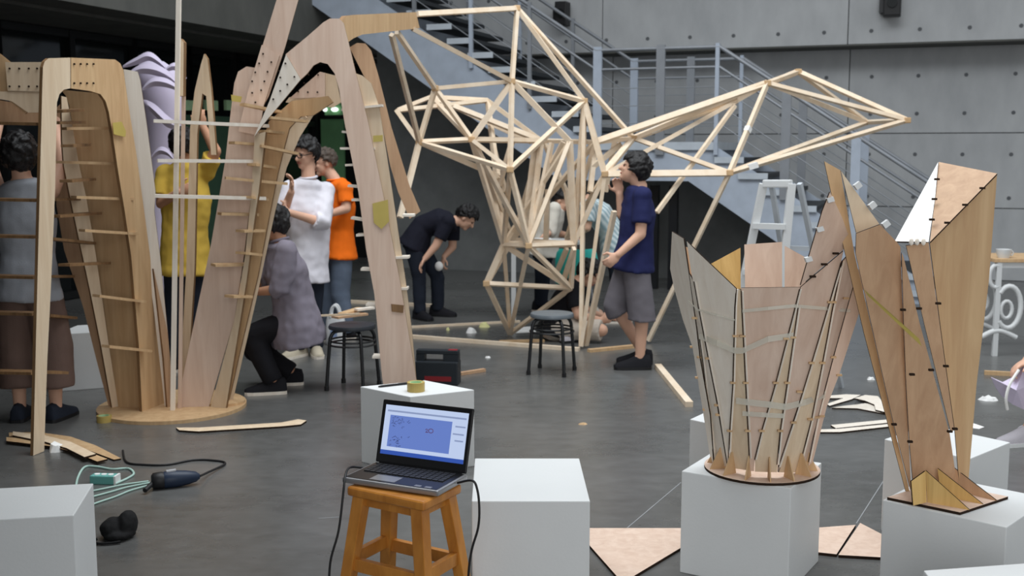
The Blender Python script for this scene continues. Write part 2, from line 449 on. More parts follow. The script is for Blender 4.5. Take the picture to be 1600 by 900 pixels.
# wall lamps on the upper wall
for (x0, y0, x1, y1), lab in (((866, 4, 892, 40), 'black boxy wall spotlight fixed high beside the stair railing'), ((1377, -14, 1412, 25), 'black wall spotlight at the top edge right of the panel joint')):
    cpt = PL((x0 + x1) / 2, (y0 + y1) / 2, wall_pt(0, 0, 0.18), EN)
    s_ = cpt.y / FPX
    t_ = thing('wall_lamp', cpt - UPZ * 0.15, lab, 'lamp')
    MB().box(cpt, EB * (x1 - x0) * s_ * 0.36, EN * 0.1, UPZ * (y1 - y0) * s_ * 0.5).build('housing', M['black'], t_, bevel=0.015)
    MB().box(cpt - EN * 0.09 - EB * (x1 - x0) * s_ * 0.3, EB * 0.07, EN * 0.09, UPZ * (y1 - y0) * s_ * 0.32).build('bracket', M['blackmetal'], t_)
    MB().lathe(cpt + EN * 0.1, [(0.05, 0), (0.06, 0.02)], 14, EN).build('lens', M['glass_dk'], t_)
# ------------------------------------------------------------------ pedestals
PH = 0.41
def pedestal(corners, label, h=PH, mat='white'):
    c = [V((p[0], p[1], 0)) for p in corners]
    ctr = sum(c, V((0, 0, 0))) / 4
    o = MB().hexa(c, [p + UPZ * h for p in c]).build('pedestal', M[mat], origin=ctr, bevel=0.004)
    return tag(o, label, 'pedestal', 'white exhibition plinths')
def from_front(a, b_, depth):                     # front edge a-b (world), depth going away
    a = V((a[0], a[1], 0)); b_ = V((b_[0], b_[1], 0)); d = (b_ - a).normalized(); n = V((-d.y, d.x, 0))
    if n.y < 0: n = -n
    return [a, b_, b_ + n * depth, a + n * depth]
pedestal(from_front(G(1065, 736, PH), G(1236, 763, PH), 0.40), 'white plinth carrying the round plywood vase model')
pedestal(from_front(G(1379, 781, PH), G(1573, 824, PH), 0.43), 'white plinth carrying the tall folded plywood model')
pedestal([G(737, 783, PH), G(922, 783, PH), G(905, 716, PH), G(742, 716, PH)], 'white plinth just right of the stool with the laptop')
pedestal([G(563, 604, PH), G(641, 620, PH), G(741, 609, PH), G(664, 594, PH)], 'white plinth behind the laptop with a tape roll on top')
a = G(115, 805, PH); b_ = G(146, 755, PH)
d = V((b_.x - a.x, b_.y - a.y, 0)).normalized(); n = V((-d.y, d.x, 0))
pedestal([a + n * 0.48, a, b_, b_ + n * 0.48], 'white plinth cut off by the left edge beside the black bag')
pedestal([G(1382, 686, PH), G(1515, 717, PH), G(1515, 717, PH) + V((0.28, 0.26, 0)), G(1382, 686, PH) + V((0.28, 0.26, 0))], 'white plinth behind the tall folded plywood model')
pedestal([G(1443, 891, PH) + V((-0.02, -0.30, 0)), G(1640, 877, PH) + V((0.02, -0.30, 0)), G(1640, 877, PH), G(1443, 891, PH)], 'white plinth at the bottom right corner, only its top edge showing')
pedestal([G(1078, 655, PH), G(1120, 664, PH), G(1160, 652, PH) , G(1104, 643, PH)], 'white plinth half hidden behind the round plywood vase model')
# pale box far left behind the pavilion fins
a = G(90, 612); b_ = G(185, 605)
ob = MB(); ob.hexa([V((a.x, a.y, 0)), V((b_.x, b_.y, 0)), V((b_.x, b_.y + 0.4, 0)), V((a.x, a.y + 0.4, 0))], [V((a.x, a.y, .40)), V((b_.x, b_.y, .40)), V((b_.x, b_.y + 0.4, .40)), V((a.x, a.y + 0.4, .40))])
tag(ob.build('pedestal', M['white'], bevel=0.004), 'shaded white plinth behind the leaning pavilion fins, left', 'pedestal', 'white exhibition plinths')
# ------------------------------------------------------------------ plywood plates
import numpy as np
def fit_plane(pts):
    a = np.array([tuple(p) for p in pts]); c = a.mean(0)
    n = np.linalg.svd(a - c)[2][2]
    n = V(n); n = -n if n.y > 0 else n               # facing the viewer
    return V(c), n
def vplane(px, py, ang, z=0.0):
    """vertical plane through the floor point seen at px,py; ang = turn from facing the viewer"""
    p = G(px, py, z); a = math.radians(ang)
    return p, V((math.sin(a), -math.cos(a), 0))
def plate_obj(name, pts, n, th, mat, edge, parent, zmin=0.0):
    """a flat board with a front outline, thickness going away from the viewer, darker cut edges"""
    mb = MB(); mb.prism(pts, -n * th)
    for p in mb.v: p.z = max(p.z, zmin)
    o = mb.build(name, mat, parent)
    if edge:
        o.data.materials.append(edge)
        for f in o.data.polygons:
            if abs(f.normal.dot(n)) < 0.7: f.material_index = 1
    return o
def plate(name, px, plane, th, mat, parent, edge='ply_edge', dz=0.0):
    p0, n = plane
    pts = [PL(x, y, V(p0) + n * dz, n) for x, y in px]
    return plate_obj(name, pts, n, th, M[mat], M[edge] if edge else None, parent)
def stick(name, a, b_, w, h, mat, parent, up=(0, 0, 1)):
    return MB().beam(a, b_, w, h, up).build(name, M[mat], parent)
def nails(px, plane, parent, dz=0.004, r=0.006):
    p0, n = plane; mb = MB()
    for x, y in px: mb.lathe(PL(x, y, V(p0) + n * dz, n), [(r, -0.002), (r, 0.004), (r * 0.5, 0.006)], 6, n)
    o = mb.build('nail', M['burnt'], parent); o['kind'] = 'stuff'

# ------------------------------------------------------------------ large arched pavilion
base_c = G(270, 637)
pav = thing('plywood_pavilion', (base_c.x, base_c.y, 0), 'large arched plywood pavilion of leaning ribs on a round base disc', 'pavilion')
MB().lathe((base_c.x, base_c.y, 0), [(0.465, 0.0), (0.465, 0.022)], 44).build('base_disc', M['ply_tan'], pav)
MB().lathe(G(352, 634), [(0.13, 0.022), (0.13, 0.038)], 24).build('base_cap', M['ply_tan'], pav)
# arch standing on the near left leg
A1 = (V((-2.58, 6.08, 0)), None)
ga = G(61, 709); gb = G(245, 640)
dA = (gb - ga); dA.z = 0; dA.normalize(); nA = V((dA.y, -dA.x, 0)); A1 = (ga, nA)
plate('arch_leg', [(52, 712), (57, 500), (62, 300), (66, 140), (67, 105), (70, 96), (76, 91), (110, 90), (110, 138), (100, 140), (93, 147), (89, 160), (86, 300), (80, 440), (74, 560), (69, 705)], A1, 0.02, 'ply', pav)
plate('arch_rib', [(111, 90), (180, 93), (188, 99), (193, 110), (200, 160), (213, 240), (228, 350), (245, 480), (262, 590), (268, 641), (222, 644), (217, 540), (205, 400), (195, 330), (185, 270), (176, 210), (170, 175), (165, 158), (157, 147), (140, 142), (111, 138)], A1, 0.02, 'ply_tan', pav)
nails([(x, y) for x in (116, 126, 136, 146) for y in (100, 130)], A1, pav)
FA = vplane(204, 642, -14); FB = vplane(181, 641, 48); FC = vplane(174, 640, -5)
plate('rib', [(95, 140), (157, 146), (185, 270), (205, 400), (222, 645), (186, 643), (170, 540), (150, 400), (135, 310), (122, 250), (113, 195), (108, 165), (103, 150)], FA, 0.018, 'ply_tan', pav)
plate('rib', [(96, 150), (104, 152), (113, 195), (122, 250), (135, 310), (150, 400), (170, 540), (186, 643), (176, 641), (158, 540), (140, 450), (112, 320), (100, 260), (97, 220)], FB, 0.018, 'ply', pav)
plate('rib', [(86, 170), (97, 160), (100, 260), (112, 320), (140, 450), (158, 540), (176, 641), (171, 640), (150, 560), (130, 480), (100, 390), (88, 320)], FC, 0.018, 'ply_brown', pav)
plate('rib', [(193, 108), (215, 112), (219, 125), (230, 200), (243, 300), (241, 330), (250, 400), (262, 520), (273, 641), (258, 641), (240, 480), (215, 300), (200, 160)], vplane(262, 641, 12), 0.018, 'ply_pale', pav, dz=-0.03)
# boards joining towards the arch beyond the left edge
LJ = (P(30, 120, 6.45), V((0.15, -0.99, 0)).normalized())
plate('splice_plate', [(8, 97), (66, 97), (63, 143), (12, 142)], LJ, 0.018, 'ply', pav, dz=0.03)
nails([(x, y) for x in (15, 30, 45, 58) for y in (107, 135)], LJ, pav, dz=0.034)
plate('arch_board', [(-40, 66), (0, 84), (16, 97), (62, 97), (60, 150), (40, 178), (0, 146), (-40, 150)], LJ, 0.018, 'ply_tan', pav)
plate('brace', [(-40, 148), (0, 143), (62, 143), (60, 176), (44, 176), (18, 158)], LJ, 0.018, 'ply', pav, dz=0.025)
plate('brace', [(-40, 150), (20, 160), (64, 178), (64, 194), (-40, 196)], LJ, 0.018, 'ply_brown', pav, dz=-0.12)
plate('arch_leg', [(-40, 90), (-14, 96), (-16, 400), (-22, 700), (-44, 700), (-48, 400)], vplane(-32, 700, 20), 0.02, 'ply', pav)
# right cluster
R1 = vplane(300, 641, 6)
plate('rib', [(366, 130), (372, 112), (385, 104), (400, 106), (405, 215), (393, 300), (381, 400), (366, 500), (325, 643), (275, 643), (300, 520), (330, 380), (352, 250), (361, 170)], R1, 0.02, 'ply_pink', pav)
plate('tall_plank', [(450, -60), (488, -60), (466, 0), (445, 75), (420, 150), (398, 190), (385, 170), (410, 72), (432, 0)], R1, 0.02, 'ply_pink', pav, dz=0.022)
plate('splice_plate', [(409, 70), (437, 86), (412, 165), (404, 212), (372, 205), (388, 140)], R1, 0.018, 'ply_pink', pav, dz=0.043)
nails([(411, 84), (405, 99), (399, 113), (394, 127), (424, 97), (418, 112), (413, 127), (408, 141), (399, 160), (394, 145)], R1, pav, dz=0.047)
A2 = vplane(480, 648, 2)
plate('splice_plate', [(421, 158), (447, 85), (470, 124), (410, 196), (397, 214)], A2, 0.018, 'ply_pale', pav, dz=0.02)
nails([(446, 99), (436, 111), (460, 120), (449, 132), (438, 142), (427, 155), (438, 121)], A2, pav, dz=0.024)
plate('arch_rib', [(446, 85), (480, 57), (505, 35), (515, 29), (530, 29), (537, 36), (543, 60), (555, 110), (575, 190), (600, 310), (625, 440), (650, 590), (658, 646), (607, 646), (597, 590), (585, 460), (572, 390), (560, 300), (548, 240), (538, 190), (530, 140), (523, 115), (512, 100), (500, 97), (490, 102), (480, 115), (469, 125)], A2, 0.02, 'ply_pink', pav)
plate('rib', [(398, 210), (415, 206), (404, 300), (398, 340), (385, 440), (352, 643), (328, 643), (366, 500), (383, 400), (393, 300)], vplane(340, 642, -20), 0.02, 'ply', pav)
plate('arch_rib', [(404, 240), (420, 190), (455, 158), (512, 150), (520, 160), (490, 180), (470, 182), (452, 200), (444, 230), (434, 270), (420, 340), (403, 430), (372, 560), (356, 640), (346, 640), (385, 440)], vplane(352, 640, -8), 0.02, 'ply_tan', pav, dz=-0.10)
plate('rib', [(436, 250), (446, 210), (468, 184), (490, 180), (468, 215), (448, 262), (430, 330), (400, 470), (362, 636), (352, 638), (395, 440)], vplane(360, 636, 10), 0.02, 'ply', pav, dz=-0.04)
SPI = (P(480, 140, 7.25), V((0.05, -1, 0)).normalized())
plate('splice_plate', [(452, 154), (500, 112), (508, 114), (508, 152)], SPI, 0.018, 'ply_pink', pav)
nails([(x, y) for x, y in ((482, 117), (497, 117), (466, 143), (481, 144), (496, 144), (475, 130))], SPI, pav)
plate('arch_board', [(500, 112), (524, 118), (533, 160), (520, 168), (446, 160), (452, 152), (508, 152)], SPI, 0.018, 'ply', pav, dz=-0.03)
plate('arch_leg', [(548, 112), (566, 118), (580, 130), (592, 165), (604, 240), (622, 360), (634, 440), (644, 520), (655, 646), (630, 646), (606, 440), (586, 300), (570, 200)], A2, 0.02, 'ply', pav, dz=-0.05)
plate('arch_rib', [(546, 74), (558, 67), (571, 68), (580, 79), (592, 120), (612, 200), (640, 290), (657, 330), (640, 342), (622, 300), (610, 260), (596, 190), (585, 145), (568, 118)], (P(600, 200, 7.5), V((0.1, -1, 0)).normalized()), 0.02, 'ply_brown', pav)
p0 = P(540, 45, 7.05); p1 = P(652, 30, 8.7); dd = p1 - p0; dd.z = 0; dd.normalize()
plate('top_plank', [(533, 34), (541, 25), (560, 23), (650, 19), (656, 44), (566, 54), (552, 60), (544, 66)], (p0, V((dd.y, -dd.x, 0))), 0.03, 'ply_tan', pav)
# poles and narrow fins between the two rib groups
MB().beam(P(280, -50, 6.9), G(270, 641, 0.02), 0.026, 0.026).build('pole', M['ply_pale'], pav)
MB().beam(P(287, 150, 7.0), G(281, 638, 0.02), 0.02, 0.02).build('pole', M['ply_pink'], pav)
plate('collar', [(274, 62), (282, 60), (287, 66), (286, 150), (275, 150)], (P(280, 100, 6.93), V((0, -1, 0))), 0.06, 'ply', pav)
plate('rib', [(314, 100), (319, 84), (324, 92), (330, 140), (338, 242), (330, 242), (322, 150), (316, 146), (308, 210), (304, 420), (291, 641), (279, 641), (291, 420), (297, 200), (304, 142)], vplane(285, 640, -15), 0.02, 'ply', pav, dz=-0.06)
plate('rib', [(240, 420), (262, 520), (272, 641), (262, 641), (256, 560)], vplane(266, 641, 50), 0.018, 'ply_brown', pav)
# slats slotted across the ribs: end points in the picture, depth, height of the slat face
def slat(x0, y0, x1, y1, Y0, Y1=None, w=0.07, h=0.016, mat='ply'):
    stick('slat', P(x0, y0, Y0), P(x1, y1, Y1 or Y0), w, h, mat, pav)
for a in ((100, 201, 193, 200), (80, 253, 198, 256), (115, 308, 205, 311), (128, 360, 211, 365), (150, 462, 223, 471), (165, 541, 232, 548)):
    slat(*a, 6.62, 6.9, mat='ply_tan')
for a in ((88, 174, 123, 172), (83, 192, 125, 191), (105, 228, 133, 226), (103, 283, 141, 280), (79, 312, 118, 311), (85, 338, 151, 333), (75, 373, 142, 380), (100, 414, 165, 411), (72, 432, 108, 432), (70, 493, 112, 497)):
    slat(*a, 6.4, 6.9, mat='ply_edge')
for y in (193, 312, 369, 432, 489, 581):
    slat(-30, y - 1, 66 - y * 0.02, y + 1, 6.25, 6.18, mat='ply_edge')
slat(56, 581, 100, 582, 6.3, 6.5, mat='ply_edge')
for a in ((240, 189, 420, 197), (246, 251, 398, 252), (242, 306, 415, 310)): slat(*a, 6.75, 6.95, h=0.02, mat='ply_pale')
for a in ((378, 163, 437, 175), (362, 223, 408, 226), (405, 228, 463, 240), (352, 278, 448, 287), (343, 334, 401, 335), (333, 414, 386, 413), (420, 184, 478, 190), (393, 257, 425, 262), (375, 361, 408, 360), (385, 308, 412, 312), (358, 463, 388, 463), (412, 205, 436, 208), (376, 395, 402, 398)):
    slat(*a, 6.88, 7.0, w=0.09, mat='ply_tan')
for a in ((535, 172, 598, 165), (533, 232, 587, 232), (545, 290, 587, 294), (550, 340, 586, 346), (558, 367, 607, 364), (565, 420, 608, 421), (573, 475, 608, 478), (583, 556, 612, 557), (536, 206, 548, 207), (541, 258, 562, 257), (551, 312, 568, 312), (612, 402, 640, 401), (610, 450, 638, 450), (630, 336, 648, 336)):
    slat(*a, 6.98, 6.98, w=0.10, h=0.014, mat='ply_pale')
for (a, b_) in (((458, 162), (478, 186)), ((496, 166), (482, 186))): stick('brace', P(*a, 7.1), P(*b_, 7.1), 0.03, 0.02, 'ply', pav)
# masking tape wrapped on ribs
m = plain('masking_tape', RGB(196, 176, 96), 0.5, 0.3); M['tape'] = m
plate('tape', [(176, 192), (190, 190), (197, 205), (196, 214), (178, 210)], A1, 0.002, 'tape', pav, None, 0.02)
plate('tape', [(583, 212), (598, 211), (598, 221), (583, 222)], A2, 0.002, 'tape', pav, None, 0.006)
plate('tape', [(361, 148), (378, 151), (376, 160), (362, 158)], R1, 0.002, 'tape', pav, None, 0.03)
plate('tape', [(582, 318), (606, 312), (608, 346), (596, 358), (584, 348)], A2, 0.003, 'tape', pav, None, 0.01)
plate('label_patch', [(611, 475), (631, 477), (630, 489), (612, 487)], A2, 0.002, 'ply_edge', pav, None, 0.006)
# ------------------------------------------------------------------ round vase model
vc = G(1190, 733, PH); vc = V((vc.x, vc.y, PH))
vase = thing('plywood_vase', vc, 'flaring round plywood vase model stitched from tall petals on a plinth', 'model')
R0, RK = 0.150, 0.235
def CONE(px, py, front=True, dr=0.0):
    d = _ray(px, py); o = V((0, 0, CAM_H))
    a = d.x ** 2 + d.y ** 2 - (RK * d.z) ** 2
    r0 = R0 + dr + RK * (CAM_H - PH - 0.018)
    ox, oy = -vc.x, -vc.y
    bq = 2 * (ox * d.x + oy * d.y - RK * d.z * r0); cq = ox * ox + oy * oy - r0 * r0
    disc = bq * bq - 4 * a * cq
    if disc < 0: t = -bq / (2 * a)
    else: t = (-bq + (-1 if front else 1) * math.sqrt(disc)) / (2 * a)
    return o + d * t
def petal(name, px, mat, front=True, th=0.005, parent=None):
    p0, n = fit_plane([CONE(x, y, front) for x, y in px])
    pts = [PL(x, y, p0, n) for x, y in px]
    return plate_obj(name, pts, n, th, M[mat], M['burnt'], parent or vase)
mb = MB(); mb.lathe(vc, [(0.222, 0), (0.222, 0.01)], 44); ob = mb.build('base_disc', M['ply_pink'], vase)
ob.data.materials.append(M['burnt'])
for f in ob.data.polygons:
    if abs(f.normal.z) < 0.5: f.material_index = 1
petal('petal', [(1050, 362), (1068, 373), (1076, 427), (1088, 515), (1093, 558), (1109, 648), (1115, 724), (1111, 722), (1096, 629), (1082, 542), (1067, 500), (1053, 449), (1047, 420)], 'ply_pale')
petal('strip', [(1077, 428), (1084, 440), (1091, 480), (1106, 558), (1120, 629), (1136, 729), (1118, 726), (1110, 648), (1094, 558), (1089, 515)], 'ply_pale')
petal('petal', [(1073, 377), (1090, 394), (1150, 451), (1148, 480), (1145, 598), (1140, 673), (1137, 729), (1121, 629), (1107, 558), (1092, 480), (1080, 425)], 'ply_pale')
petal('strip', [(1151, 452), (1157, 452), (1158, 480), (1164, 598), (1170, 718), (1171, 735), (1139, 731), (1141, 673), (1146, 598), (1149, 480)], 'ply')
petal('petal', [(1158, 450), (1250, 449), (1240, 489), (1212, 598), (1190, 673), (1179, 722), (1178, 736), (1172, 736), (1165, 598), (1159, 480)], 'ply_pink')
petal('strip', [(1250, 452), (1246, 480), (1230, 598), (1219, 673), (1214, 738), (1180, 737), (1180, 720), (1191, 673), (1213, 598), (1241, 489)], 'ply')
petal('petal', [(1251, 449), (1318, 392), (1314, 410), (1292, 486), (1268, 567), (1249, 629), (1216, 738), (1220, 673), (1231, 598), (1247, 480)], 'ply_pink')
petal('petal', [(1251, 446), (1266, 394), (1285, 330), (1297, 300), (1316, 340), (1330, 380), (1318, 390)], 'ply_pink')
petal('strip', [(1316, 408), (1300, 486), (1285, 567), (1268, 654), (1248, 738), (1217, 738), (1250, 629), (1269, 567), (1293, 486)], 'ply')
petal('petal', [(1317, 408), (1332, 392), (1340, 420), (1322, 486), (1302, 558), (1277, 654), (1262, 728), (1249, 738), (1269, 654), (1286, 567), (1301, 486)], 'ply_pink')
petal('petal', [(1341, 420), (1350, 440), (1346, 478), (1311, 586), (1292, 635), (1270, 722), (1263, 728), (1278, 654), (1303, 558), (1323, 486)], 'ply_pink')
M['ply_gold'] = wood('plywood_gold', RGB(226, 190, 124), RGB(196, 156, 92))
petal('petal', [(1111, 412), (1157, 387), (1158, 560), (1150, 452)], 'ply_gold', False)
petal('petal', [(1163, 382), (1222, 378), (1222, 560), (1166, 560)], 'ply_pink', False)
petal('petal', [(1226, 384), (1262, 404), (1252, 520), (1226, 560)], 'ply_pink', False)
petal('petal', [(1060, 380), (1090, 394), (1150, 452), (1152, 560), (1110, 540)], 'ply_brown', False)
# knotted clips across the seams
seams = [[(1082, 542), (1090, 590)], [(1093, 558), (1102, 640)], [(1106, 560), (1120, 633), (1122, 648)], [(1085, 497)], [(1145, 598), (1140, 673), (1149, 525)],
         [(1165, 598), (1168, 673), (1160, 525)], [(1212, 598), (1190, 673), (1228, 529)], [(1230, 598), (1219, 673), (1239, 527)], [(1268, 567), (1249, 612), (1240, 660), (1297, 472)],
         [(1285, 567), (1266, 655), (1302, 472)], [(1302, 558), (1276, 652), (1322, 466)], [(1311, 586), (1284, 650)], [(1270, 432), (1288, 413), (1306, 396)]]
for sm in seams:
    for x, y in sm:
        p = CONE(x, y, True, 0.006)
        MB().box(p, (0.010, 0, 0), (0, 0.007, 0), (0, 0, 0.0035)).build('clip', M['burnt'] if y < 460 else M['ply_tan'], vase)
for ln in ([(1093, 530), (1109, 648), (1115, 722)], [(1084, 440), (1091, 480), (1106, 558), (1120, 629), (1136, 726)], [(1150, 452), (1148, 480), (1145, 598), (1140, 673), (1138, 726)], [(1158, 455), (1159, 480), (1165, 598), (1171, 716)],
           [(1249, 452), (1240, 489), (1212, 598), (1190, 673), (1179, 718)], [(1247, 480), (1230, 598), (1219, 673), (1214, 726)], [(1314, 410), (1292, 486), (1268, 567), (1249, 629), (1216, 730)], [(1316, 408), (1300, 486), (1285, 567), (1268, 654), (1249, 728)], [(1340, 424), (1322, 486), (1302, 558), (1277, 654), (1263, 722)]):
    for k_, (off, mt) in enumerate(((0.0, 'burnt'), (2.6, 'ply_pale'))):
        MB().tube([CONE(x + off, y, True, 0.004) for x, y in ln], 0.0016 if k_ == 0 else 0.003, 5).build('seam_strip', M[mt], vase)
# white clips on the free edge of the tall petal
for x, y in ((1297, 312), (1281, 358), (1263, 405)):
    MB().box(CONE(x, y), (0.011, 0, 0.003), (0, 0.011, 0), (-0.003, 0, 0.008)).build('clip', M['white'], vase)
# clear tape bands round the outside
m, nt, b = new_mat('clear_tape', 0.25, 0.5)
b.inputs['Base Color'].default_value = RGB(232, 228, 214); b.inputs['Alpha'].default_value = 0.45
M['cleartape'] = m
def band(px, w):
    p3 = [CONE(x, y, True, 0.009) for x, y in px]
    mb = MB()
    up = V((0, 0, w / 2))
    n = len(p3); vs = [p - up for p in p3] + [p + up for p in p3]
    mb.add(vs, [(i, i + 1, n + i + 1, n + i) for i in range(n - 1)])
    o = mb.build('tape', M['cleartape'], vase)
    sd = o.modifiers.new('thick', 'SOLIDIFY'); sd.thickness = 0.001
band([(1092, 525), (1120, 536), (1148, 548), (1160, 548), (1200, 530), (1240, 524)], 0.022)
band([(1150, 626), (1165, 628), (1200, 632), (1228, 636), (1260, 628), (1290, 616)], 0.024)
band([(1160, 646), (1190, 648), (1226, 650)], 0.018)
band([(1075, 470), (1090, 484), (1120, 492), (1148, 500)], 0.006)
band([(1160, 486), (1200, 482), (1240, 478), (1290, 482), (1330, 486)], 0.012)
# small upright gussets on the disc
for k in range(14):
    a = 2 * math.pi * k / 14 + 0.15
    dv = V((math.cos(a), math.sin(a), 0)); tv = V((-dv.y, dv.x, 0))
    q = vc + UPZ * 0.01
    MB().prism([q + dv * 0.145, q + dv * 0.212, q + dv * 0.172 + UPZ * 0.085, q + dv * 0.165 + UPZ * 0.085], tv * 0.005).build('gusset', M['ply_tan'], vase)

# ------------------------------------------------------------------ tall folded model
bp = [G(1386, 781, PH), G(1500, 805, PH), G(1575, 780, PH), G(1462, 757, PH)]
fold = thing('folded_plywood_model', sum(bp, V((0, 0, 0))) / 4, 'tall folded plywood model leaning open like a beak on a square base plate', 'model')
mb = MB(); mb.hexa(bp, [p + UPZ * 0.010 for p in bp]); ob = mb.build('base_plate', M['ply_pink'], fold)
ob.data.materials.append(M['burnt'])
for f in ob.data.polygons:
    if abs(f.normal.z) < 0.5: f.material_index = 1
def panel3(name, pts, mat, th=0.006):
    q = [P(*p) for p in pts]
    p0, n = fit_plane(q)
    return plate_obj(name, [PL(p[0], p[1], p0, n) for p in pts], n, th, M[mat], M['burnt'], fold, PH + 0.0105)
YB = G(1424, 772, PH).y
def yb(x, y, Yt):                                     # depth running from the base to Yt at the top
    f = min(1, max(0, (775 - y) / 500)); return YB + (Yt - YB) * f
def pan(name, px, Yt, mat, th=0.006):
    return panel3(name, [(x, y, yb(x, y, Yt(x, y) if callable(Yt) else Yt)) for x, y in px], mat, th)
pan('panel', [(1288, 252), (1313, 266), (1335, 396), (1366, 530), (1395, 660), (1421, 774), (1415, 772), (1350, 520), (1305, 330)], 3.98, 'ply_tan')
pan('panel', [(1314, 267), (1338, 300), (1374, 350), (1338, 364)], 3.86, 'ply')
pan('panel', [(1338, 365), (1375, 351), (1402, 379), (1407, 386), (1411, 500), (1415, 600), (1420, 690), (1423, 774), (1396, 660), (1367, 530), (1337, 396)], 3.72, 'ply_brown')
pan('panel', [(1409, 395), (1412, 402), (1437, 505), (1484, 678), (1497, 770), (1427, 785), (1421, 690), (1416, 600), (1412, 500)], 3.66, 'ply_brown')
pan('panel', [(1416, 384), (1451, 379), (1470, 520), (1491, 672), (1486, 676), (1444, 505)], 3.64, 'ply_brown')
pan('panel', [(1453, 380), (1558, 272), (1556, 300), (1545, 440), (1526, 600), (1512, 765), (1500, 768), (1492, 672), (1471, 520)], 3.92, 'ply_tan')
panel3('panel', [(1467, 253, 4.10), (1558, 271, 3.92), (1453, 378, 3.70), (1460, 320, 3.92)], 'ply_brown')
M['paper'] = plain('white_laminate', RGB(250, 249, 246), 0.5, 0.3, var=0.01)
panel3('panel', [(1398, 377, 3.80), (1466, 253, 4.10), (1461, 310, 3.92), (1451, 378, 3.72)], 'paper')
for tri, yb0 in (([(1446, 735), (1449, 785), (1515, 797)], 0), ([(1465, 732), (1470, 775), (1536, 788)], 0), ([(1484, 726), (1490, 766), (1558, 783)], 0)):
    g1 = G(*tri[1], PH + 0.01); g2 = G(*tri[2], PH + 0.01)
    d = g2 - g1; d.z = 0; d.normalize(); nn = V((d.y, -d.x, 0))
    top = PL(*tri[0], g1, nn)
    plate_obj('gusset', [g1, g2, top], nn, 0.006, M['ply_gold'] if tri[0][0] < 1480 else M['ply_brown'], M['burnt'], fold)
panel3('panel', [(1424, 752, 3.78), (1446, 736, 3.80), (1448, 785, 3.80), (1427, 790, 3.78)], 'ply_gold')
for x, y, Y in ((1340, 290, 3.84), (1363, 321, 3.82), (1384, 350, 3.76)):
    MB().box(P(x, y, Y), (0.009, 0, 0.007), (0, 0.010, 0), (-0.006, 0, 0.008)).build('clip', M['white'], fold)
for x, y, Y in ((1464, 280, 3.95), (1460, 311, 3.9), (1456, 343, 3.8), (1535, 294, 3.85), (1508, 320, 3.78), (1480, 348, 3.72), (1343, 397, 3.8), (1411, 484, 3.69), (1436, 482, 3.66), (1466, 474, 3.68), (1425, 585, 3.72), (1455, 578, 3.7), (1478, 572, 3.73), (1422, 690, 3.76), (1397, 663, 3.8), (1484, 674, 3.74), (1492, 670, 3.75)):
    MB().box(P(x, y, Y - 0.012), (0.008, 0, 0), (0, 0.006, 0), (0, 0, 0.0035)).build('clip', M['burnt'], fold)
for x in (1424, 1433, 1443):
    MB().ellipsoid(P(x, 378, 3.68), (0.008, 0, 0), (0, 0.008, 0), (0, 0, 0.012), 8, 6).build('clip', M['ply_pale'], fold)
p = [P(1350, 452, 3.74), P(1356, 462, 3.74), P(1440, 541, 3.66), P(1436, 529, 3.66)]
MB().prism(p, (0, 0.002, 0)).build('tape', M['tape'], fold)
# ------------------------------------------------------------------ timber lattice
def gy(x, y): return G(x, y).y
N = {'pe': (652, 22, 8.7), 'pb': (645, 45, 8.6), 'pc': (620, 50, 8.3), 'pd': (612, 54, 8.2),
     'a': (808, 13, 9.6), 'b': (800, 127, 9.3), 'c': (680, 138, 9.2), 'd': (620, 173, 9.5), 'z': (673, 152, 9.9), 'e': (655, 222, 9.2),
     'f': (737, 218, 9.2), 'g': (797, 265, 9.0), 'g2': (778, 275, 9.5), 'i': (762, 157, 10.1), 'h': (913, 158, 9.5), 'q': (846, 220, 9.7), 'q2': (890, 221, 9.3),
     'n': (990, 216, 9.6), 'n2': (930, 222, 9.5), 'p': (945, 272, 9.3), 'j': (1247, 112, 9.9), 'k': (1417, 188, 9.6), 'l': (1355, 191, 10.3),
     'o': (1199, 130, 9.6), 'o2': (1150, 158, 9.8), 'm': (1140, 270, 9.2), 'r': (787, 382, 9.5), 's': (826, 384, 9.1), 't': (897, 381, 9.4),
     'u': (760, 443, 9.4), 'v': (892, 450, 9.5), 'w': (797, 525, gy(797, 525)), 'x': (908, 545, gy(908, 545)), 'y': (1013, 536, gy(1013, 536)), 'y2': (915, 543, gy(915, 543)),
     'ee': (625, 340, 8.9), 'r2': (770, 300, 9.6), 't2': (885, 372, 9.8), 'r3': (800, 374, 9.9)}
NW = {k_: P(*v_) for k_, v_ in N.items()}
for k_ in ('w', 'x', 'y', 'y2'): NW[k_].z = 0.02
lat = thing('timber_lattice', NW['w'] * 0.5 + NW['x'] * 0.5, 'large branching lattice of pale timber strips standing on pointed feet', 'lattice')
E1 = '''pe-a a-b a-h a-n pb-b pc-c c-f pd-e c-b c-e d-z d-i d-e e-f f-q q-n2 n2-n f-b z-f z-q i-q i-r b-g b-h g-h g-q e-g e-g2 f-g f-r f-s g-s g-r b-q2
h-n2 h-p h-t h-x q-s q2-r q2-s q2-t p-t p-t2 n2-t2 q-r3 n2-r3 n-p p-m n-m n-j n2-o j-k o-k j-l o-l l-k m-k m-l n-o n-o2 p-o2 o-m o-j o2-o
r-t r-s s-t u-r u-w u-v r-w s-w s-v v-w t-v t-r3 r3-u v-r e-ee m-y p-x g2-r2 r2-r i-g2 z-i'''.split()
for e in E1:
    a, b_ = e.split('-')
    wd = 0.052 if e in ('q2-t', 'r-t', 'n2-o', 'p-m') else random.choice((0.034, 0.038, 0.044))
    MB().beam(NW[a], NW[b_], wd, 0.032, V((random.uniform(-1, 1), random.uniform(-1, 0), 0.3))).build('strut', M['pine'], lat)
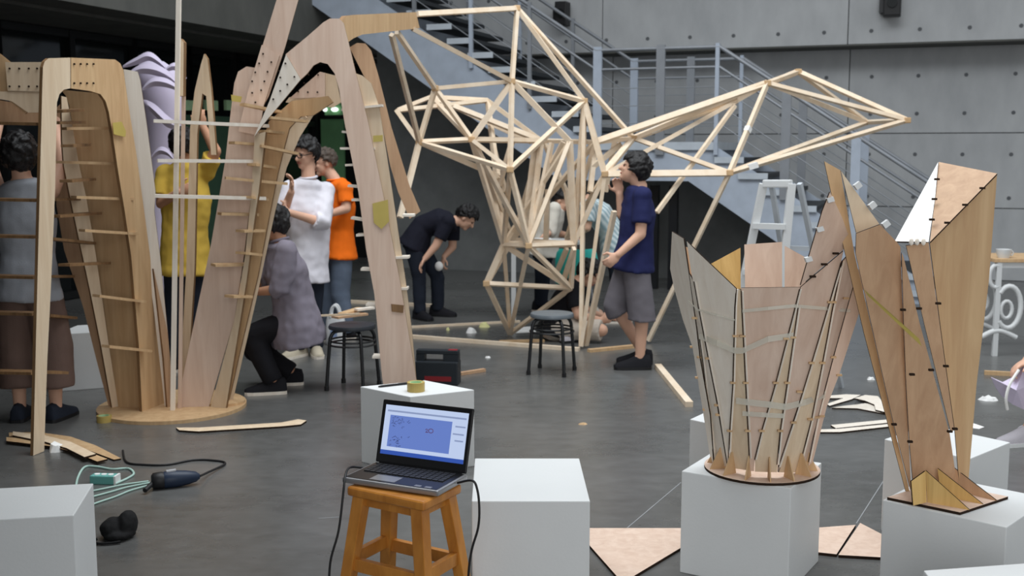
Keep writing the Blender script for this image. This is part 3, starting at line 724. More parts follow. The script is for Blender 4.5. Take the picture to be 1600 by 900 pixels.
MB().beam(P(1148, 165, 9.6), P(1026, 332, 9.2), 0.036, 0.03).build('strut', M['pine'], lat)
for (a, b_, Ya, Yb) in (((836, 225), (818, 370), 9.7, 9.4), ((862, 224), (828, 380), 9.5, 9.2), ((880, 222), (800, 376), 9.4, 9.7), ((856, 296), (853, 374), 9.9, 9.9), ((797, 268), (818, 340), 9.0, 9.2), ((897, 388), (878, 446), 9.3, 9.6), ((886, 388), (868, 430), 9.6, 9.8),
                        ((770, 225), (790, 300), 9.9, 9.7), ((930, 225), (922, 300), 9.6, 9.4), ((960, 222), (946, 300), 9.6, 9.6), ((970, 225), (925, 262), 9.6, 9.5), ((985, 220), (945, 268), 9.6, 9.3), ((850, 222), (885, 300), 9.8, 9.7), ((885, 300), (897, 378), 9.7, 9.5), ((690, 158), (830, 222), 10.0, 9.8), ((800, 222), (780, 290), 9.6, 9.7), ((742, 222), (800, 372), 9.25, 9.8)):
    MB().beam(P(*a, Ya), P(*b_, Yb), 0.042, 0.03, V((random.uniform(-1, 1), -0.6, 0.3))).build('strut', M['pine'], lat)
MB().beam(NW['y2'], P(960, 330, 9.0), 0.04, 0.034).build('strut', M['pine'], lat)
for k_ in ('a', 'b', 'c', 'e', 'f', 'g', 'h', 'n', 'p', 'm', 'j', 'k', 'o', 's', 'u'):
    MB().box(NW[k_], (0.028, 0, 0), (0, 0.028, 0), (0, 0, 0.024)).build('joint_block', M['ply_tan'], lat, bevel=0.008)
m = plain('white_paper_tape', RGB(240, 240, 238), 0.6, 0.2); M['papertape'] = m
for (a, b_, f) in (('o', 'm', 0.5), ('n', 'j', 0.1), ('m', 'k', 0.1)):
    q = NW[a].lerp(NW[b_], f); q2 = NW[a].lerp(NW[b_], f + 0.05)
    MB().beam(q, q2, 0.046, 0.046).build('tape', M['papertape'], lat)
# ------------------------------------------------------------------ people
M['skin'] = plain('skin', RGB(222, 176, 150), 0.55, 0.35, var=0.05, scale=12)
M['skin_d'] = plain('skin_tan', RGB(196, 146, 116), 0.55, 0.35, var=0.05, scale=12)
M['hair'] = plain('black_hair', RGB(22, 20, 21), 0.45, 0.4, var=0.3, scale=60, bump=0.5, bscale=140)
M['hair_g'] = plain('short_greying_hair', RGB(84, 74, 66), 0.6, 0.3, var=0.3, scale=60, bump=0.4, bscale=140)
M['lip'] = plain('lips', RGB(176, 108, 98), 0.5, 0.3)
M['eye'] = plain('eye_dark', RGB(26, 22, 22), 0.3, 0.5)
def cloth(name, col, **k): return plain(name, col, 0.85, 0.15, var=0.07, scale=9, bump=0.25, bscale=220, **k)
def roundcone(mb, p, q, r1, r2, n=12):
    p = V(p); q = V(q); d = (q - p)
    L = d.length
    if L < 1e-5: return
    d /= L
    pts = [p - d * r1 * .98, p - d * r1 * .75, p - d * r1 * .35, p, p.lerp(q, .5), q, q + d * r2 * .35, q + d * r2 * .75, q + d * r2 * .98]
    mb.tube(pts, [r1 * .15, r1 * .66, r1 * .94, r1, (r1 + r2) / 2, r2, r2 * .94, r2 * .66, r2 * .15], n)
def etube(mb, pts, rad, lat, n=18):
    """elliptical tube: rad = (sideways, front-back) per point"""
    pts = [V(p) for p in pts]; rings = []
    for i, p in enumerate(pts):
        d = (pts[min(i + 1, len(pts) - 1)] - pts[max(i - 1, 0)]).normalized()
        l = lat[i] if isinstance(lat, list) else lat
        x = (V(l) - d * V(l).dot(d)).normalized(); y = d.cross(x)
        a, b_ = rad[i]
        rings.append([p + x * a * math.cos(2 * math.pi * k / n) + y * b_ * math.sin(2 * math.pi * k / n) for k in range(n)])
    mb.ring_loft(rings)
def bake(mb, name, mat, parent, voxel=0.010, it=4, fold=0.0, fscale=7.0, origin=None):
    me = bpy.data.meshes.new(name); me.from_pydata(mb.v, [], mb.f)
    bm = bmesh.new(); bm.from_mesh(me); bmesh.ops.recalc_face_normals(bm, faces=bm.faces); bm.to_mesh(me); bm.free()
    t = bpy.data.objects.new('tmp', me); C.objects.link(t)
    r = t.modifiers.new('r', 'REMESH'); r.mode = 'VOXEL'; r.voxel_size = voxel
    s_ = t.modifiers.new('s', 'SMOOTH'); s_.factor = 0.5; s_.iterations = it
    dg = bpy.context.evaluated_depsgraph_get()
    m2 = bpy.data.meshes.new_from_object(t.evaluated_get(dg)); m2.name = name
    bpy.data.objects.remove(t); bpy.data.meshes.remove(me)
    nv = len(m2.vertices)
    co = np.empty(nv * 3, dtype=np.float32); m2.vertices.foreach_get('co', co); co = co.reshape(-1, 3)
    if fold:
        nr = np.empty(nv * 3, dtype=np.float32); m2.vertex_normals.foreach_get('vector', nr); nr = nr.reshape(-1, 3)
        q = co * fscale
        fv = np.array([noise.noise((p[0], p[1], p[2] * 0.6)) + 0.5 * noise.noise((p[0] * 2.3, p[1] * 2.3, p[2] * 2.3)) for p in q.tolist()], dtype=np.float32)
        co = co + nr * fv[:, None] * fold
    lo = co.min(0); hi = co.max(0)
    o_ = V(((lo[0] + hi[0]) / 2, (lo[1] + hi[1]) / 2, lo[2]))
    co = co - np.array(o_, dtype=np.float32)
    m2.vertices.foreach_set('co', co.ravel())
    for p in m2.polygons: p.use_smooth = True
    return link(name, m2, mat, parent, o_)
def hand(mb, wrist, d, side, palm, curl=0.5, s=1.0, thumb=1):
    """five fingers: d = pointing direction, side = thumb side, palm = palm normal"""
    d = V(d).normalized(); side = V(side); side = (side - d * side.dot(d)).normalized()
    pn = d.cross(side).normalized()
    if pn.dot(V(palm)) < 0: pn = -pn
    c = V(wrist) + d * 0.045 * s
    mb.ellipsoid(c, side * 0.042 * s, pn * 0.017 * s, d * 0.055 * s, 12, 9)
    for k, ln in enumerate((0.068, 0.078, 0.072, 0.056)):
        b_ = V(wrist) + d * (0.085 - 0.004 * abs(k - 1)) * s + side * (0.031 - 0.0205 * k) * s
        dd = (d + side * (0.10 - 0.07 * k)).normalized(); ang = 0.0; p = b_
        for j, f in enumerate((0.45, 0.31, 0.24)):
            ang += curl * (0.55, 0.75, 0.6)[j]
            q = p + (dd * math.cos(ang) + pn * math.sin(ang)) * ln * f * s
            r = (0.0098 - 0.0011 * j) * s
            roundcone(mb, p, q, r, r * 0.92, 8); p = q
    b_ = V(wrist) + d * 0.028 * s + side * 0.034 * s
    q = b_ + (d * 0.6 + side * 0.7 + pn * 0.3).normalized() * 0.042 * s
    roundcone(mb, b_ - side * 0.012, q, 0.0135 * s, 0.011 * s, 8)
    roundcone(mb, q, q + (d * 0.95 + side * 0.15 + pn * 0.35).normalized() * 0.032 * s, 0.011 * s, 0.009 * s, 8)
def head_shapes(mb, c, f, up, s=1.0):
    f = V(f).normalized(); up = (V(up) - f * V(up).dot(f)).normalized(); x = f.cross(up)
    mb.ellipsoid(c + up * 0.022 * s - f * 0.008 * s, x * 0.076 * s, f * 0.094 * s, up * 0.092 * s, 18, 13)     # skull
    mb.ellipsoid(c - up * 0.035 * s + f * 0.022 * s, x * 0.060 * s, f * 0.064 * s, up * 0.078 * s, 16, 11)     # face
    mb.ellipsoid(c - up * 0.088 * s + f * 0.058 * s, x * 0.030 * s, f * 0.026 * s, up * 0.024 * s, 12, 8)      # chin
    roundcone(mb, c + f * 0.084 * s + up * 0.004 * s, c + f * 0.102 * s - up * 0.032 * s, 0.010 * s, 0.015 * s, 8)   # nose
    for k in (-1, 1):
        mb.ellipsoid(c + x * k * 0.028 * s - up * 0.024 * s + f * 0.066 * s, x * 0.022 * s, f * 0.018 * s, up * 0.020 * s, 10, 7)   # cheek
        mb.ellipsoid(c + x * k * 0.030 * s + up * 0.016 * s + f * 0.074 * s, x * 0.024 * s, f * 0.014 * s, up * 0.010 * s, 10, 7)   # brow
        mb.ellipsoid(c + x * k * 0.076 * s - up * 0.012 * s - f * 0.006 * s, x * 0.011 * s, f * 0.019 * s, up * 0.031 * s, 10, 7)   # ear
    return f, up, x
def shoe(at, toe_dir, mat, parent, s=1.0, sole='ply_pale'):
    d = V((toe_dir[0], toe_dir[1], 0)).normalized(); x = V((-d.y, d.x, 0)); b_ = V((at[0], at[1], 0))
    prof = [(-0.085, 0.026, 0.075), (-0.075, 0.040, 0.110), (-0.03, 0.046, 0.120), (0.03, 0.047, 0.108), (0.09, 0.048, 0.080), (0.14, 0.047, 0.062), (0.18, 0.038, 0.050), (0.198, 0.020, 0.038)]
    rings = []
    for y_, w_, h_ in prof:
        ring = []
        for k in range(12):
            a = 2 * math.pi * k / 12
            cx, sz = math.cos(a), math.sin(a)
            z = 0.018 + (h_ - 0.018) * max(0, sz) ** 0.8 if sz > 0 else 0.018
            ring.append(b_ + d * y_ * s + x * cx * w_ * s + UPZ * z * s)
        rings.append(ring)
    o = MB().ring_loft(rings).build('shoe', mat, parent, smooth=True)
    out = [(y_, w_ * 1.05) for y_, w_, _ in prof]
    pts = [b_ + d * y_ * s + x * w_ * s for y_, w_ in out] + [b_ + d * y_ * s - x * w_ * s for y_, w_ in reversed(out)]
    MB().prism(pts, UPZ * 0.022 * s).build('sole', M[sole], o)
    return o
def person(label, Y, J, face, up=(0, 0, 1), group=None, skin='skin', hair='hair', hair_cut=1.75, hair_size=1.0, top=None, top_col='white', sleeve='short', hem=0.10, loose=1.0,
           legs='long', leg_col='black', leg_w=1.0, shoe_mat='black', sole='ply_pale', toes=((-1, 0), (-1, 0)), hands=None, female=False, kneel=(), spine=None, glasses=False, s=1.0, collar=False, skirt=False):
    K = {}
    for k_, v_ in J.items(): K[k_] = P(v_[0], v_[1], Y + (v_[2] if len(v_) > 2 else 0))
    f3 = V(face).normalized()
    lo = min(K['lan'].z, K['ran'].z)
    for k_ in ('lan', 'ran'):
        if k_ not in kneel: K[k_].z = max(K[k_].z, 0.075)
    root = thing('person', ((K['lan'].x + K['ran'].x) / 2, (K['lan'].y + K['ran'].y) / 2, 0), label, 'person', group)
    lat = (K['rsh'] - K['lsh']).normalized(); hlat = (K['rhip'] - K['lhip']).normalized()
    pel = (K['lhip'] + K['rhip']) / 2; nk = K['neck']; shm = (K['lsh'] + K['rsh']) / 2
    if 'chest' in K: ch = K['chest']
    else: ch = pel.lerp(shm, 0.62)
    wa = pel.lerp(ch, 0.45)
    if 'waist' in K: wa = K['waist']
    shw = (K['rsh'] - K['lsh']).length / 2; hw = max((K['rhip'] - K['lhip']).length / 2 + 0.065, 0.13)
    # ---- body, one surface
    b = MB()
    f, u, x = head_shapes(b, K['head'], f3, up, s)
    roundcone(b, nk, K['head'] - u * 0.05 - f * 0.015, 0.056 * s, 0.052 * s)
    etube(b, [pel - (ch - pel).normalized() * 0.09, pel, wa, ch, shm, nk], [(hw * .75, .085), (hw, .105), (.125, .09), (.155, .105), (shw * 0.95, .07), (.05, .05)], [hlat, hlat, hlat, lat, lat, lat])
    for sd in 'lr':
        roundcone(b, K[sd + 'sh'], K[sd + 'el'], 0.052 * s, 0.041 * s); roundcone(b, K[sd + 'el'], K[sd + 'wr'], 0.041 * s, 0.028 * s)
        roundcone(b, K[sd + 'hip'], K[sd + 'kn'], 0.085 * s, 0.056 * s); roundcone(b, K[sd + 'kn'], K[sd + 'an'], 0.056 * s, 0.036 * s)
        h = (hands or {}).get(sd, {})
        d = V(h.get('d', K[sd + 'wr'] - K[sd + 'el']))
        hand(b, K[sd + 'wr'], d, V(h.get('side', (0, -1, 0.3))), V(h.get('palm', (0, 0, -1))), h.get('curl', 0.45), s)
        td = toes[0 if sd == 'l' else 1]; td = V((td[0], td[1], 0)).normalized()
        a_ = K[sd + 'an']
        roundcone(b, a_ - UPZ * 0.02, V((a_.x, a_.y, max(a_.z - 0.05, 0.036))) + td * 0.11, 0.032 * s, 0.016 * s)
    bake(b, 'body', M[skin], root, 0.0075, 3)
    # ---- face details
    for k_ in (-1, 1):
        MB().ellipsoid(K['head'] + x * k_ * 0.030 * s + u * 0.000 + f * 0.081 * s, x * 0.013 * s, f * 0.007 * s, u * 0.006 * s, 8, 6).build('eye', M['eye'], root)
    MB().ellipsoid(K['head'] - u * 0.062 * s + f * 0.083 * s, x * 0.024 * s, f * 0.007 * s, u * 0.007 * s, 8, 6).build('mouth', M['lip'], root)
    if glasses:
        g = MB()
        for k_ in (-1, 1):
            cc = K['head'] + x * k_ * 0.033 * s + f * 0.100 * s - u * 0.001
            g.tube([cc + x * 0.027 * math.cos(a) + u * 0.019 * math.sin(a) for a in [2 * math.pi * i / 14 for i in range(14)]], 0.0035, 6, closed=True)
            g.tube([cc + x * k_ * 0.026, K['head'] + x * k_ * 0.082 * s + f * 0.0], 0.003, 6)
        g.tube([K['head'] + x * 0.008 + f * 0.102 * s, K['head'] - x * 0.008 + f * 0.102 * s], 0.003, 6)
        g.build('glasses', M['black'], root)
    # ---- hair cap tilted to the back of the head
    hx = (u * 0.80 - f * 0.60).normalized(); hy = (f * 0.80 + u * 0.60).normalized()
    hc = K['head'] + u * 0.024 * s - f * 0.012 * s; rings = []
    nn = 22; mm = 12
    for j in range(mm + 1):
        t_ = hair_cut * (j + 0.15) / mm
        ring = []
        for k_ in range(nn):
            a = 2 * math.pi * k_ / nn
            dv = x * math.cos(a) * math.sin(t_) * 0.090 + hy * math.sin(a) * math.sin(t_) * 0.104 + hx * math.cos(t_) * 0.108
            w_ = 1 + 0.09 * noise.noise(dv * 60 + K['head']) + (0.05 if k_ % 2 else 0) * (j / mm)
            ring.append(hc + dv * w_ * hair_size * s)
        rings.append(ring)
    hb = MB().ring_loft(rings)
    rh = random.Random(int(Y * 100))
    for k_ in range(70):
        t_ = hair_cut * math.sqrt(rh.uniform(0.02, 1.0)); a = rh.uniform(0, 2 * math.pi)
        sph = lambda t2, a2, q: hc + (x * math.cos(a2) * math.sin(t2) * 0.090 + hy * math.sin(a2) * math.sin(t2) * 0.104 + hx * math.cos(t2) * 0.108) * hair_size * s * q
        p_ = sph(t_, a, 1.0); q_ = sph(t_ + rh.uniform(.18, .34), a + rh.uniform(-.25, .25), rh.uniform(1.0, 1.10))
        roundcone(hb, p_, q_, 0.017 * s, 0.006 * s, 6)
    bake(hb, 'hair', M[hair], root, 0.0065, 1)
    # ---- top
    tb = MB()
    dn = (pel - wa).normalized()
    L = loose
    etube(tb, [pel + dn * hem, pel + dn * hem * 0.5, pel, wa, ch, shm.lerp(ch, 0.25), shm, shm + (nk - shm) * 0.5, nk - (nk - shm) * 0.15],
          [(hw + .022 + .028 * L, .142 + .02 * L), (hw + .020 + .026 * L, .142 + .02 * L), (hw + .016 + .022 * L, .136 + .018 * L), (.138 + .018 * L, .105 + .018 * L), (.168 + .014 * L, .118 + .012 * L), (shw * 1.02, .108), (shw * 1.03, .096), (shw * .84, .094), (.075, .072)],
          [hlat, hlat, hlat, hlat, lat, lat, lat, lat, lat])
    for sd in 'lr':
        S, E_, W = K[sd + 'sh'], K[sd + 'el'], K[sd + 'wr']
        if sleeve == 'none': continue
        tb.ellipsoid(S, (.074 * s, 0, 0), (0, .074 * s, 0), (0, 0, .074 * s))
        if sleeve == 'short':
            q = S.lerp(E_, 0.72)
            inn = S.lerp(shm, 0.35)
            tb.tube([inn, S, q], [0.062, 0.068 * s, 0.066 * s + .006 * L], 14)
        else:
            en = {'long': 0.92, 'rolled': 0.25}[sleeve]
            q = E_.lerp(W, en); inn = S.lerp(shm, 0.35)
            tb.tube([inn, S, S.lerp(E_, 0.6), E_, q], [0.062, 0.070 * s, 0.062 + .008 * L, 0.056 + .008 * L, 0.046 + .008 * L if sleeve == 'long' else 0.056 + .008 * L], 14)
    bake(tb, 'shirt' if sleeve != 'none' else 'tank_top', M[top_col], root, 0.011, 4, 0.006 * L, 8)
    if collar:
        cb = MB()
        cb.tube([nk - (nk - shm) * 0.05 + x * 0.066 * math.cos(a) + f * 0.064 * math.sin(a) for a in [2 * math.pi * i / 16 for i in range(16)]], 0.010, 8, closed=True)
        cb.build('collar', M[top_col], root, smooth=True)
    # ---- trousers, shorts or culottes
    lb = MB()
    etube(lb, [pel - dn * 0.08, pel, pel + dn * 0.09], [(hw * 0.96, .112), (hw + .012, .122), (hw * 0.86, .105)], hlat)
    for sd in 'lr':
        H_, Kn, A = K[sd + 'hip'], K[sd + 'kn'], K[sd + 'an']
        wq = leg_w
        if legs == 'long':
            A2_ = A + UPZ * -0.01
            roundcone(lb, H_, Kn, 0.100 * s, 0.073 * wq * s); lb.tube([Kn - (Kn - H_).normalized() * 0.02, Kn.lerp(A, 0.5), A2_], [0.073 * wq * s, 0.070 * wq * s, 0.062 * wq * s], 14)
            roundcone(lb, Kn, Kn.lerp(A, 0.3), 0.074 * wq * s, 0.070 * wq * s)
        else:
            e_ = H_.lerp(Kn, 1.0); e2 = Kn.lerp(A, {'shorts': 0.12, 'culottes': 0.62}[legs])
            lb.tube([H_ + (H_ - Kn).normalized() * 0.03, H_, H_.lerp(Kn, 0.5), e_, e2], [0.085, 0.104 * s, 0.102 * wq, 0.100 * wq, 0.104 * wq], 16)
    bake(lb, {'long': 'trousers', 'shorts': 'shorts', 'culottes': 'culottes'}[legs], M[leg_col], root, 0.012, 4, 0.006, 7)
    for sd in 'lr':
        td = toes[0 if sd == 'l' else 1]
        if sd + 'an' in kneel: continue
        shoe((K[sd + 'an'].x, K[sd + 'an'].y), td, M[shoe_mat], root, s, sole)
    return root, K, (f, u, x)

M['navy'] = cloth('navy_cotton', RGB(40, 44, 84)); M['black_tee'] = cloth('black_cotton', RGB(30, 30, 34)); M['dark_navy'] = cloth('dark_navy_cotton', RGB(34, 35, 46))
M['grey_shorts'] = cloth('grey_canvas', RGB(116, 112, 118)); M['orange'] = cloth('orange_cotton', RGB(250, 118, 30)); M['jeans'] = cloth('blue_grey_denim', RGB(104, 116, 134))
M['dark_jeans'] = cloth('dark_denim', RGB(40, 45, 56)); M['white_shirt'] = cloth('white_cotton', RGB(226, 224, 232)); M['grey_shirt'] = cloth('grey_lilac_cotton', RGB(136, 130, 142))
M['black_tr'] = cloth('black_trouser_cloth', RGB(32, 32, 36)); M['yellow'] = cloth('yellow_cotton', RGB(206, 172, 74)); M['brown'] = cloth('brown_linen', RGB(112, 92, 84))
M['grey_tank'] = cloth('pale_grey_jersey', RGB(164, 168, 176)); M['cream'] = cloth('cream_cotton', RGB(228, 222, 210)); M['beige'] = cloth('beige_cotton', RGB(200, 190, 178))
M['shoe_g'] = cloth('grey_trainer', RGB(176, 172, 178)); M['shoe_b'] = cloth('black_trainer', RGB(34, 34, 38)); M['shoe_be'] = cloth('beige_shoe', RGB(190, 180, 160))
m, nt, b = new_mat('aqua_striped_jersey', 0.85, 0.15)
tc = nt.nodes.new('ShaderNodeTexCoord'); wv = nt.nodes.new('ShaderNodeTexWave'); wv.bands_direction = 'DIAGONAL'; wv.inputs['Scale'].default_value = 9; wv.inputs['Distortion'].default_value = 0.6
nt.links.new(tc.outputs['Object'], wv.inputs['Vector']); cr = nt.nodes.new('ShaderNodeValToRGB')
cr.color_ramp.elements[0].color = RGB(150, 176, 184); cr.color_ramp.elements[1].color = RGB(216, 226, 228)
nt.links.new(wv.outputs['Color'], cr.inputs['Fac']); nt.links.new(cr.outputs['Color'], b.inputs['Base Color']); M['stripes'] = m

# man in navy shirt facing left, looking up at the lattice
person('man in navy shirt and grey shorts standing by the lattice looking up', 8.45,
       dict(head=(991, 264), neck=(1000, 291), lsh=(990, 305, .14), rsh=(1004, 306, -.15), chest=(997, 335), waist=(994, 372), lhip=(986, 408, .09), rhip=(992, 410, -.08),
            lel=(972, 335, .12), lwr=(968, 303, .10), rel=(1001, 366, -.19), rwr=(966, 398, -.22), lkn=(963, 480, .10), rkn=(1003, 494, -.08), lan=(1003, 548, .14), ran=(1000, 556, -.08)),
       (-1, 0.12, 0.38), hair_cut=1.9, hair_size=1.06, top_col='navy', sleeve='short', hem=0.06, loose=1.4, legs='shorts', leg_col='grey_shorts', leg_w=1.05, shoe_mat='shoe_b', sole='black', toes=((-1, 0.1), (-1, -0.05)),
       hands={'r': dict(d=(-.7, -.1, -.6), side=(-.3, 0, 1), curl=0.9), 'l': dict(d=(-.2, 0, 1), side=(-1, 0, 0), palm=(-1, 0, 0), curl=0.9)})
# bending man
person('man in dark navy tee bending forward beside the pavilion leg', 11.0,
       dict(head=(729, 340), neck=(713, 345), lsh=(708, 350, .16), rsh=(700, 346, -.16), chest=(688, 345), waist=(662, 354), lhip=(652, 378, .09), rhip=(647, 380, -.09),
            lel=(707, 386, .16), lwr=(694, 401, .10), rel=(681, 384, -.18), rwr=(664, 404, -.20), lkn=(684, 434, .10), rkn=(655, 436, -.09), lan=(684, 487, .12), ran=(656, 489, -.09)),
       (0.75, -0.15, -0.66), up=(0.6, 0, 0.7), top_col='dark_navy', hem=0.06, legs='long', leg_col='dark_jeans', leg_w=0.95, shoe_mat='shoe_b', sole='black', toes=((0.9, -0.3), (0.5, -0.6)), hair_size=1.06,
       hands={'r': dict(d=(-.5, -.1, -.8), curl=0.7), 'l': dict(d=(-.2, -.2, -.9), side=(.5, -1, 0), curl=1.0)})
o = MB().ellipsoid(P(686, 416, 10.98), (0.042, 0, 0), (0, 0.042, 0), (0, 0, 0.048), 14, 10).build('paper_ball', M['paper'], smooth=True)
tag(o, 'crumpled white paper ball in the hand of the bending man', 'paper')
# man sitting on the floor
person('man in black tee sitting on the floor bent over his work', 9.75,
       dict(head=(921, 428), neck=(905, 438), lsh=(903, 447, .16), rsh=(893, 450, -.17), chest=(886, 468), waist=(872, 492), lhip=(866, 513, .09), rhip=(866, 514, -.09),
            lel=(916, 488, .16), lwr=(944, 494, .05), rel=(903, 492, -.22), rwr=(937, 500, -.14), lkn=(934, 492, .20), rkn=(940, 516, -.22), lan=(908, 531, .10), ran=(905, 535, -.12)),
       (0.8, -0.15, -0.55), up=(0.5, 0, 0.8), top_col='black_tee', hem=0.04, legs='shorts', leg_col='beige', leg_w=0.95, shoe_mat='shoe_g', sole='black', toes=((-0.6, -0.5), (-0.6, -0.4)), hair_size=1.05,
       hands={'r': dict(d=(1, .2, 0.05), side=(0, -.3, 1), palm=(0, 1, 0), curl=0.8), 'l': dict(d=(1, -.2, 0), side=(0, 0, 1), palm=(0, -1, 0), curl=0.8)})
# two leaning over the trestle table behind the lattice
person('person in aqua striped top leaning over the table behind the lattice', 10.75,
       dict(head=(899, 302), neck=(914, 310), lsh=(916, 322, .16), rsh=(922, 322, -.17), chest=(936, 334), waist=(955, 362), lhip=(962, 392, .09), rhip=(964, 394, -.09),
            lel=(905, 350, .22), lwr=(893, 366, .25), rel=(917, 356, -.20), rwr=(898, 367, -.12), lkn=(966, 448, .1), rkn=(968, 450, -.09), lan=(972, 495, .12), ran=(974, 497, -.08)),
       (-0.9, -0.2, -0.4), up=(-0.3, 0, 0.9), top_col='stripes', hem=0.05, loose=1.2, legs='long', leg_col='dark_jeans', shoe_mat='shoe_b', toes=((-1, 0), (-1, -0.1)), hair_size=1.06)
person('person in cream shirt leaning on the table behind the lattice', 11.5,
       dict(head=(880, 313), neck=(870, 322), lsh=(872, 322, .17), rsh=(866, 326, -.17), chest=(862, 340), waist=(854, 366), lhip=(850, 392, .09), rhip=(850, 392, -.09),
            lel=(868, 364, .16), lwr=(890, 368, .05), rel=(860, 362, -.20), rwr=(848, 371, -.30), lkn=(848, 440, .1), rkn=(846, 440, -.09), lan=(846, 482, .12), ran=(844, 484, -.08)),
       (0.7, -0.4, -0.5), up=(0.3, 0, 0.9), top_col='cream', sleeve='rolled', hem=0.05, loose=1.3, legs='long', leg_col='dark_jeans', shoe_mat='shoe_b', toes=((1, -0.2), (1, -0.2)), hair_size=1.04)
# man in white shirt with glasses
person('man in white shirt and black-framed glasses standing behind the crouching man', 8.9,
       dict(head=(477, 240), neck=(482, 276), lsh=(509, 297, .06), rsh=(452, 295, -.04), chest=(481, 328), waist=(480, 372), lhip=(490, 412, .02), rhip=(465, 411, -.02),
            lel=(504, 348, -.12), lwr=(452, 332, -.26), rel=(440, 340, -.12), rwr=(455, 300, -.28), lkn=(489, 486, .0), rkn=(466, 486, -.04), lan=(494, 545, .06), ran=(466, 548, 0)),
       (-0.55, -0.85, -0.15), glasses=True, top_col='white_shirt', sleeve='rolled', hem=0.14, loose=1.8, collar=True, legs='long', leg_col='dark_jeans', shoe_mat='shoe_be', toes=((0.3, -1), (-0.5, -0.9)), hair_cut=1.75, hair_size=1.1,
       hands={'l': dict(d=(-1, -.1, .25), side=(0, -.2, 1), palm=(0, 1, 0), curl=0.7), 'r': dict(d=(0.1, 0, 1), side=(.5, -1, 0), palm=(-1, 0, 0), curl=0.7)})
# man in orange polo shirt
person('man in orange polo shirt and jeans standing in profile', 9.8,
       dict(head=(506, 254), neck=(522, 280), lsh=(521, 294, .15), rsh=(539, 296, -.15), chest=(531, 322), waist=(530, 358), lhip=(524, 394, .08), rhip=(534, 395, -.09),
            lel=(506, 330, .14), lwr=(486, 336, .0), rel=(541, 326, -.20), rwr=(510, 336, -.26), lkn=(514, 460, .08), rkn=(532, 460, -.09), lan=(514, 520, .08), ran=(541, 518, -.09)),
       (-0.9, -0.42, -0.12), hair='hair_g', hair_cut=1.6, hair_size=0.99, top_col='orange', hem=0.05, loose=1.1, collar=True, legs='long', leg_col='jeans', leg_w=1.15, shoe_mat='shoe_b', toes=((-1, -0.3), (-1, -0.2)),
       hands={'r': dict(d=(-1, -.1, .1), side=(0, -.2, 1), palm=(0, 1, 0), curl=0.6)})
# crouching man in grey shirt
person('man in loose grey shirt crouching beside the pavilion ribs', 7.65,
       dict(head=(425, 350), neck=(436, 374), lsh=(432, 392, .16), rsh=(448, 392, -.16), chest=(446, 425), waist=(458, 466), lhip=(464, 500, .10), rhip=(462, 502, -.09),
            lel=(408, 440, .12), lwr=(382, 452, .0), rel=(438, 452, -.20), rwr=(402, 456, -.12), lkn=(398, 548, .16), rkn=(392, 524, -.12), lan=(455, 580, .16), ran=(428, 594, -.14)),
       (-0.95, 0.12, -0.25), skin='skin_d', hair_cut=2.0, hair_size=1.1, top_col='grey_shirt', sleeve='rolled', hem=0.16, loose=2.4, collar=True, legs='long', leg_col='black_tr', leg_w=1.1, shoe_mat='shoe_b', toes=((-0.9, -0.1), (-1, -0.25)),
       hands={'r': dict(d=(-1, .1, 0.0), side=(0, -.2, 1), palm=(0, 1, 0), curl=0.7), 'l': dict(d=(-1, -.1, 0), side=(0, 0, 1), palm=(0, -1, 0), curl=0.7)})
# person in yellow tee behind the poles
person('person in yellow tee reaching up behind the pavilion poles', 8.3,
       dict(head=(287, 226), neck=(288, 250), lsh=(258, 272, 0), rsh=(322, 268, 0), chest=(290, 310), waist=(289, 360), lhip=(276, 412, 0), rhip=(304, 412, 0),
            lel=(252, 318, -.05), lwr=(280, 300, -.2), rel=(337, 236, -.06), rwr=(316, 196, -.05), lkn=(273, 495, 0), rkn=(306, 495, 0), lan=(272, 570, 0), ran=(308, 570, 0)),
       (0.2, 0.95, 0.15), skin='skin_d', top_col='yellow', sleeve='short', hem=0.08, loose=1.7, legs='long', leg_col='dark_jeans', shoe_mat='shoe_b', toes=((0, 1), (0.2, 1)),
       hands={'r': dict(d=(-.2, 0, 1), side=(-1, 0, 0), palm=(0, 1, 0), curl=0.8), 'l': dict(d=(1, 0, .4), side=(0, 0, 1), palm=(0, 1, 0), curl=0.8)})
# woman from behind at the left
person('woman in grey tank top and brown culottes seen from behind at left', 6.75,
       dict(head=(32, 242), neck=(34, 276), lsh=(-4, 298, 0), rsh=(80, 298, 0), chest=(40, 345), waist=(43, 395), lhip=(24, 448, 0), rhip=(66, 448, 0),
            lel=(-18, 250, .15), lwr=(-2, 196, .3), rel=(97, 258, .16), rwr=(88, 200, .3), lkn=(26, 545, 0), rkn=(84, 545, 0), lan=(32, 648, 0), ran=(88, 645, 0)),
       (0.05, 1, 0.12), hair_cut=2.3, hair_size=1.14, top_col='grey_tank', sleeve='none', hem=0.08, loose=1.3, legs='culottes', leg_col='brown', leg_w=1.15, shoe_mat='dark_jeans', sole='black', toes=((-0.1, 1), (0.2, 1)),
       hands={'r': dict(d=(-.1, .3, 1), side=(-1, 0, 0), palm=(0, 1, 0), curl=0.6), 'l': dict(d=(.1, .3, 1), side=(1, 0, 0), palm=(0, 1, 0), curl=0.6)})
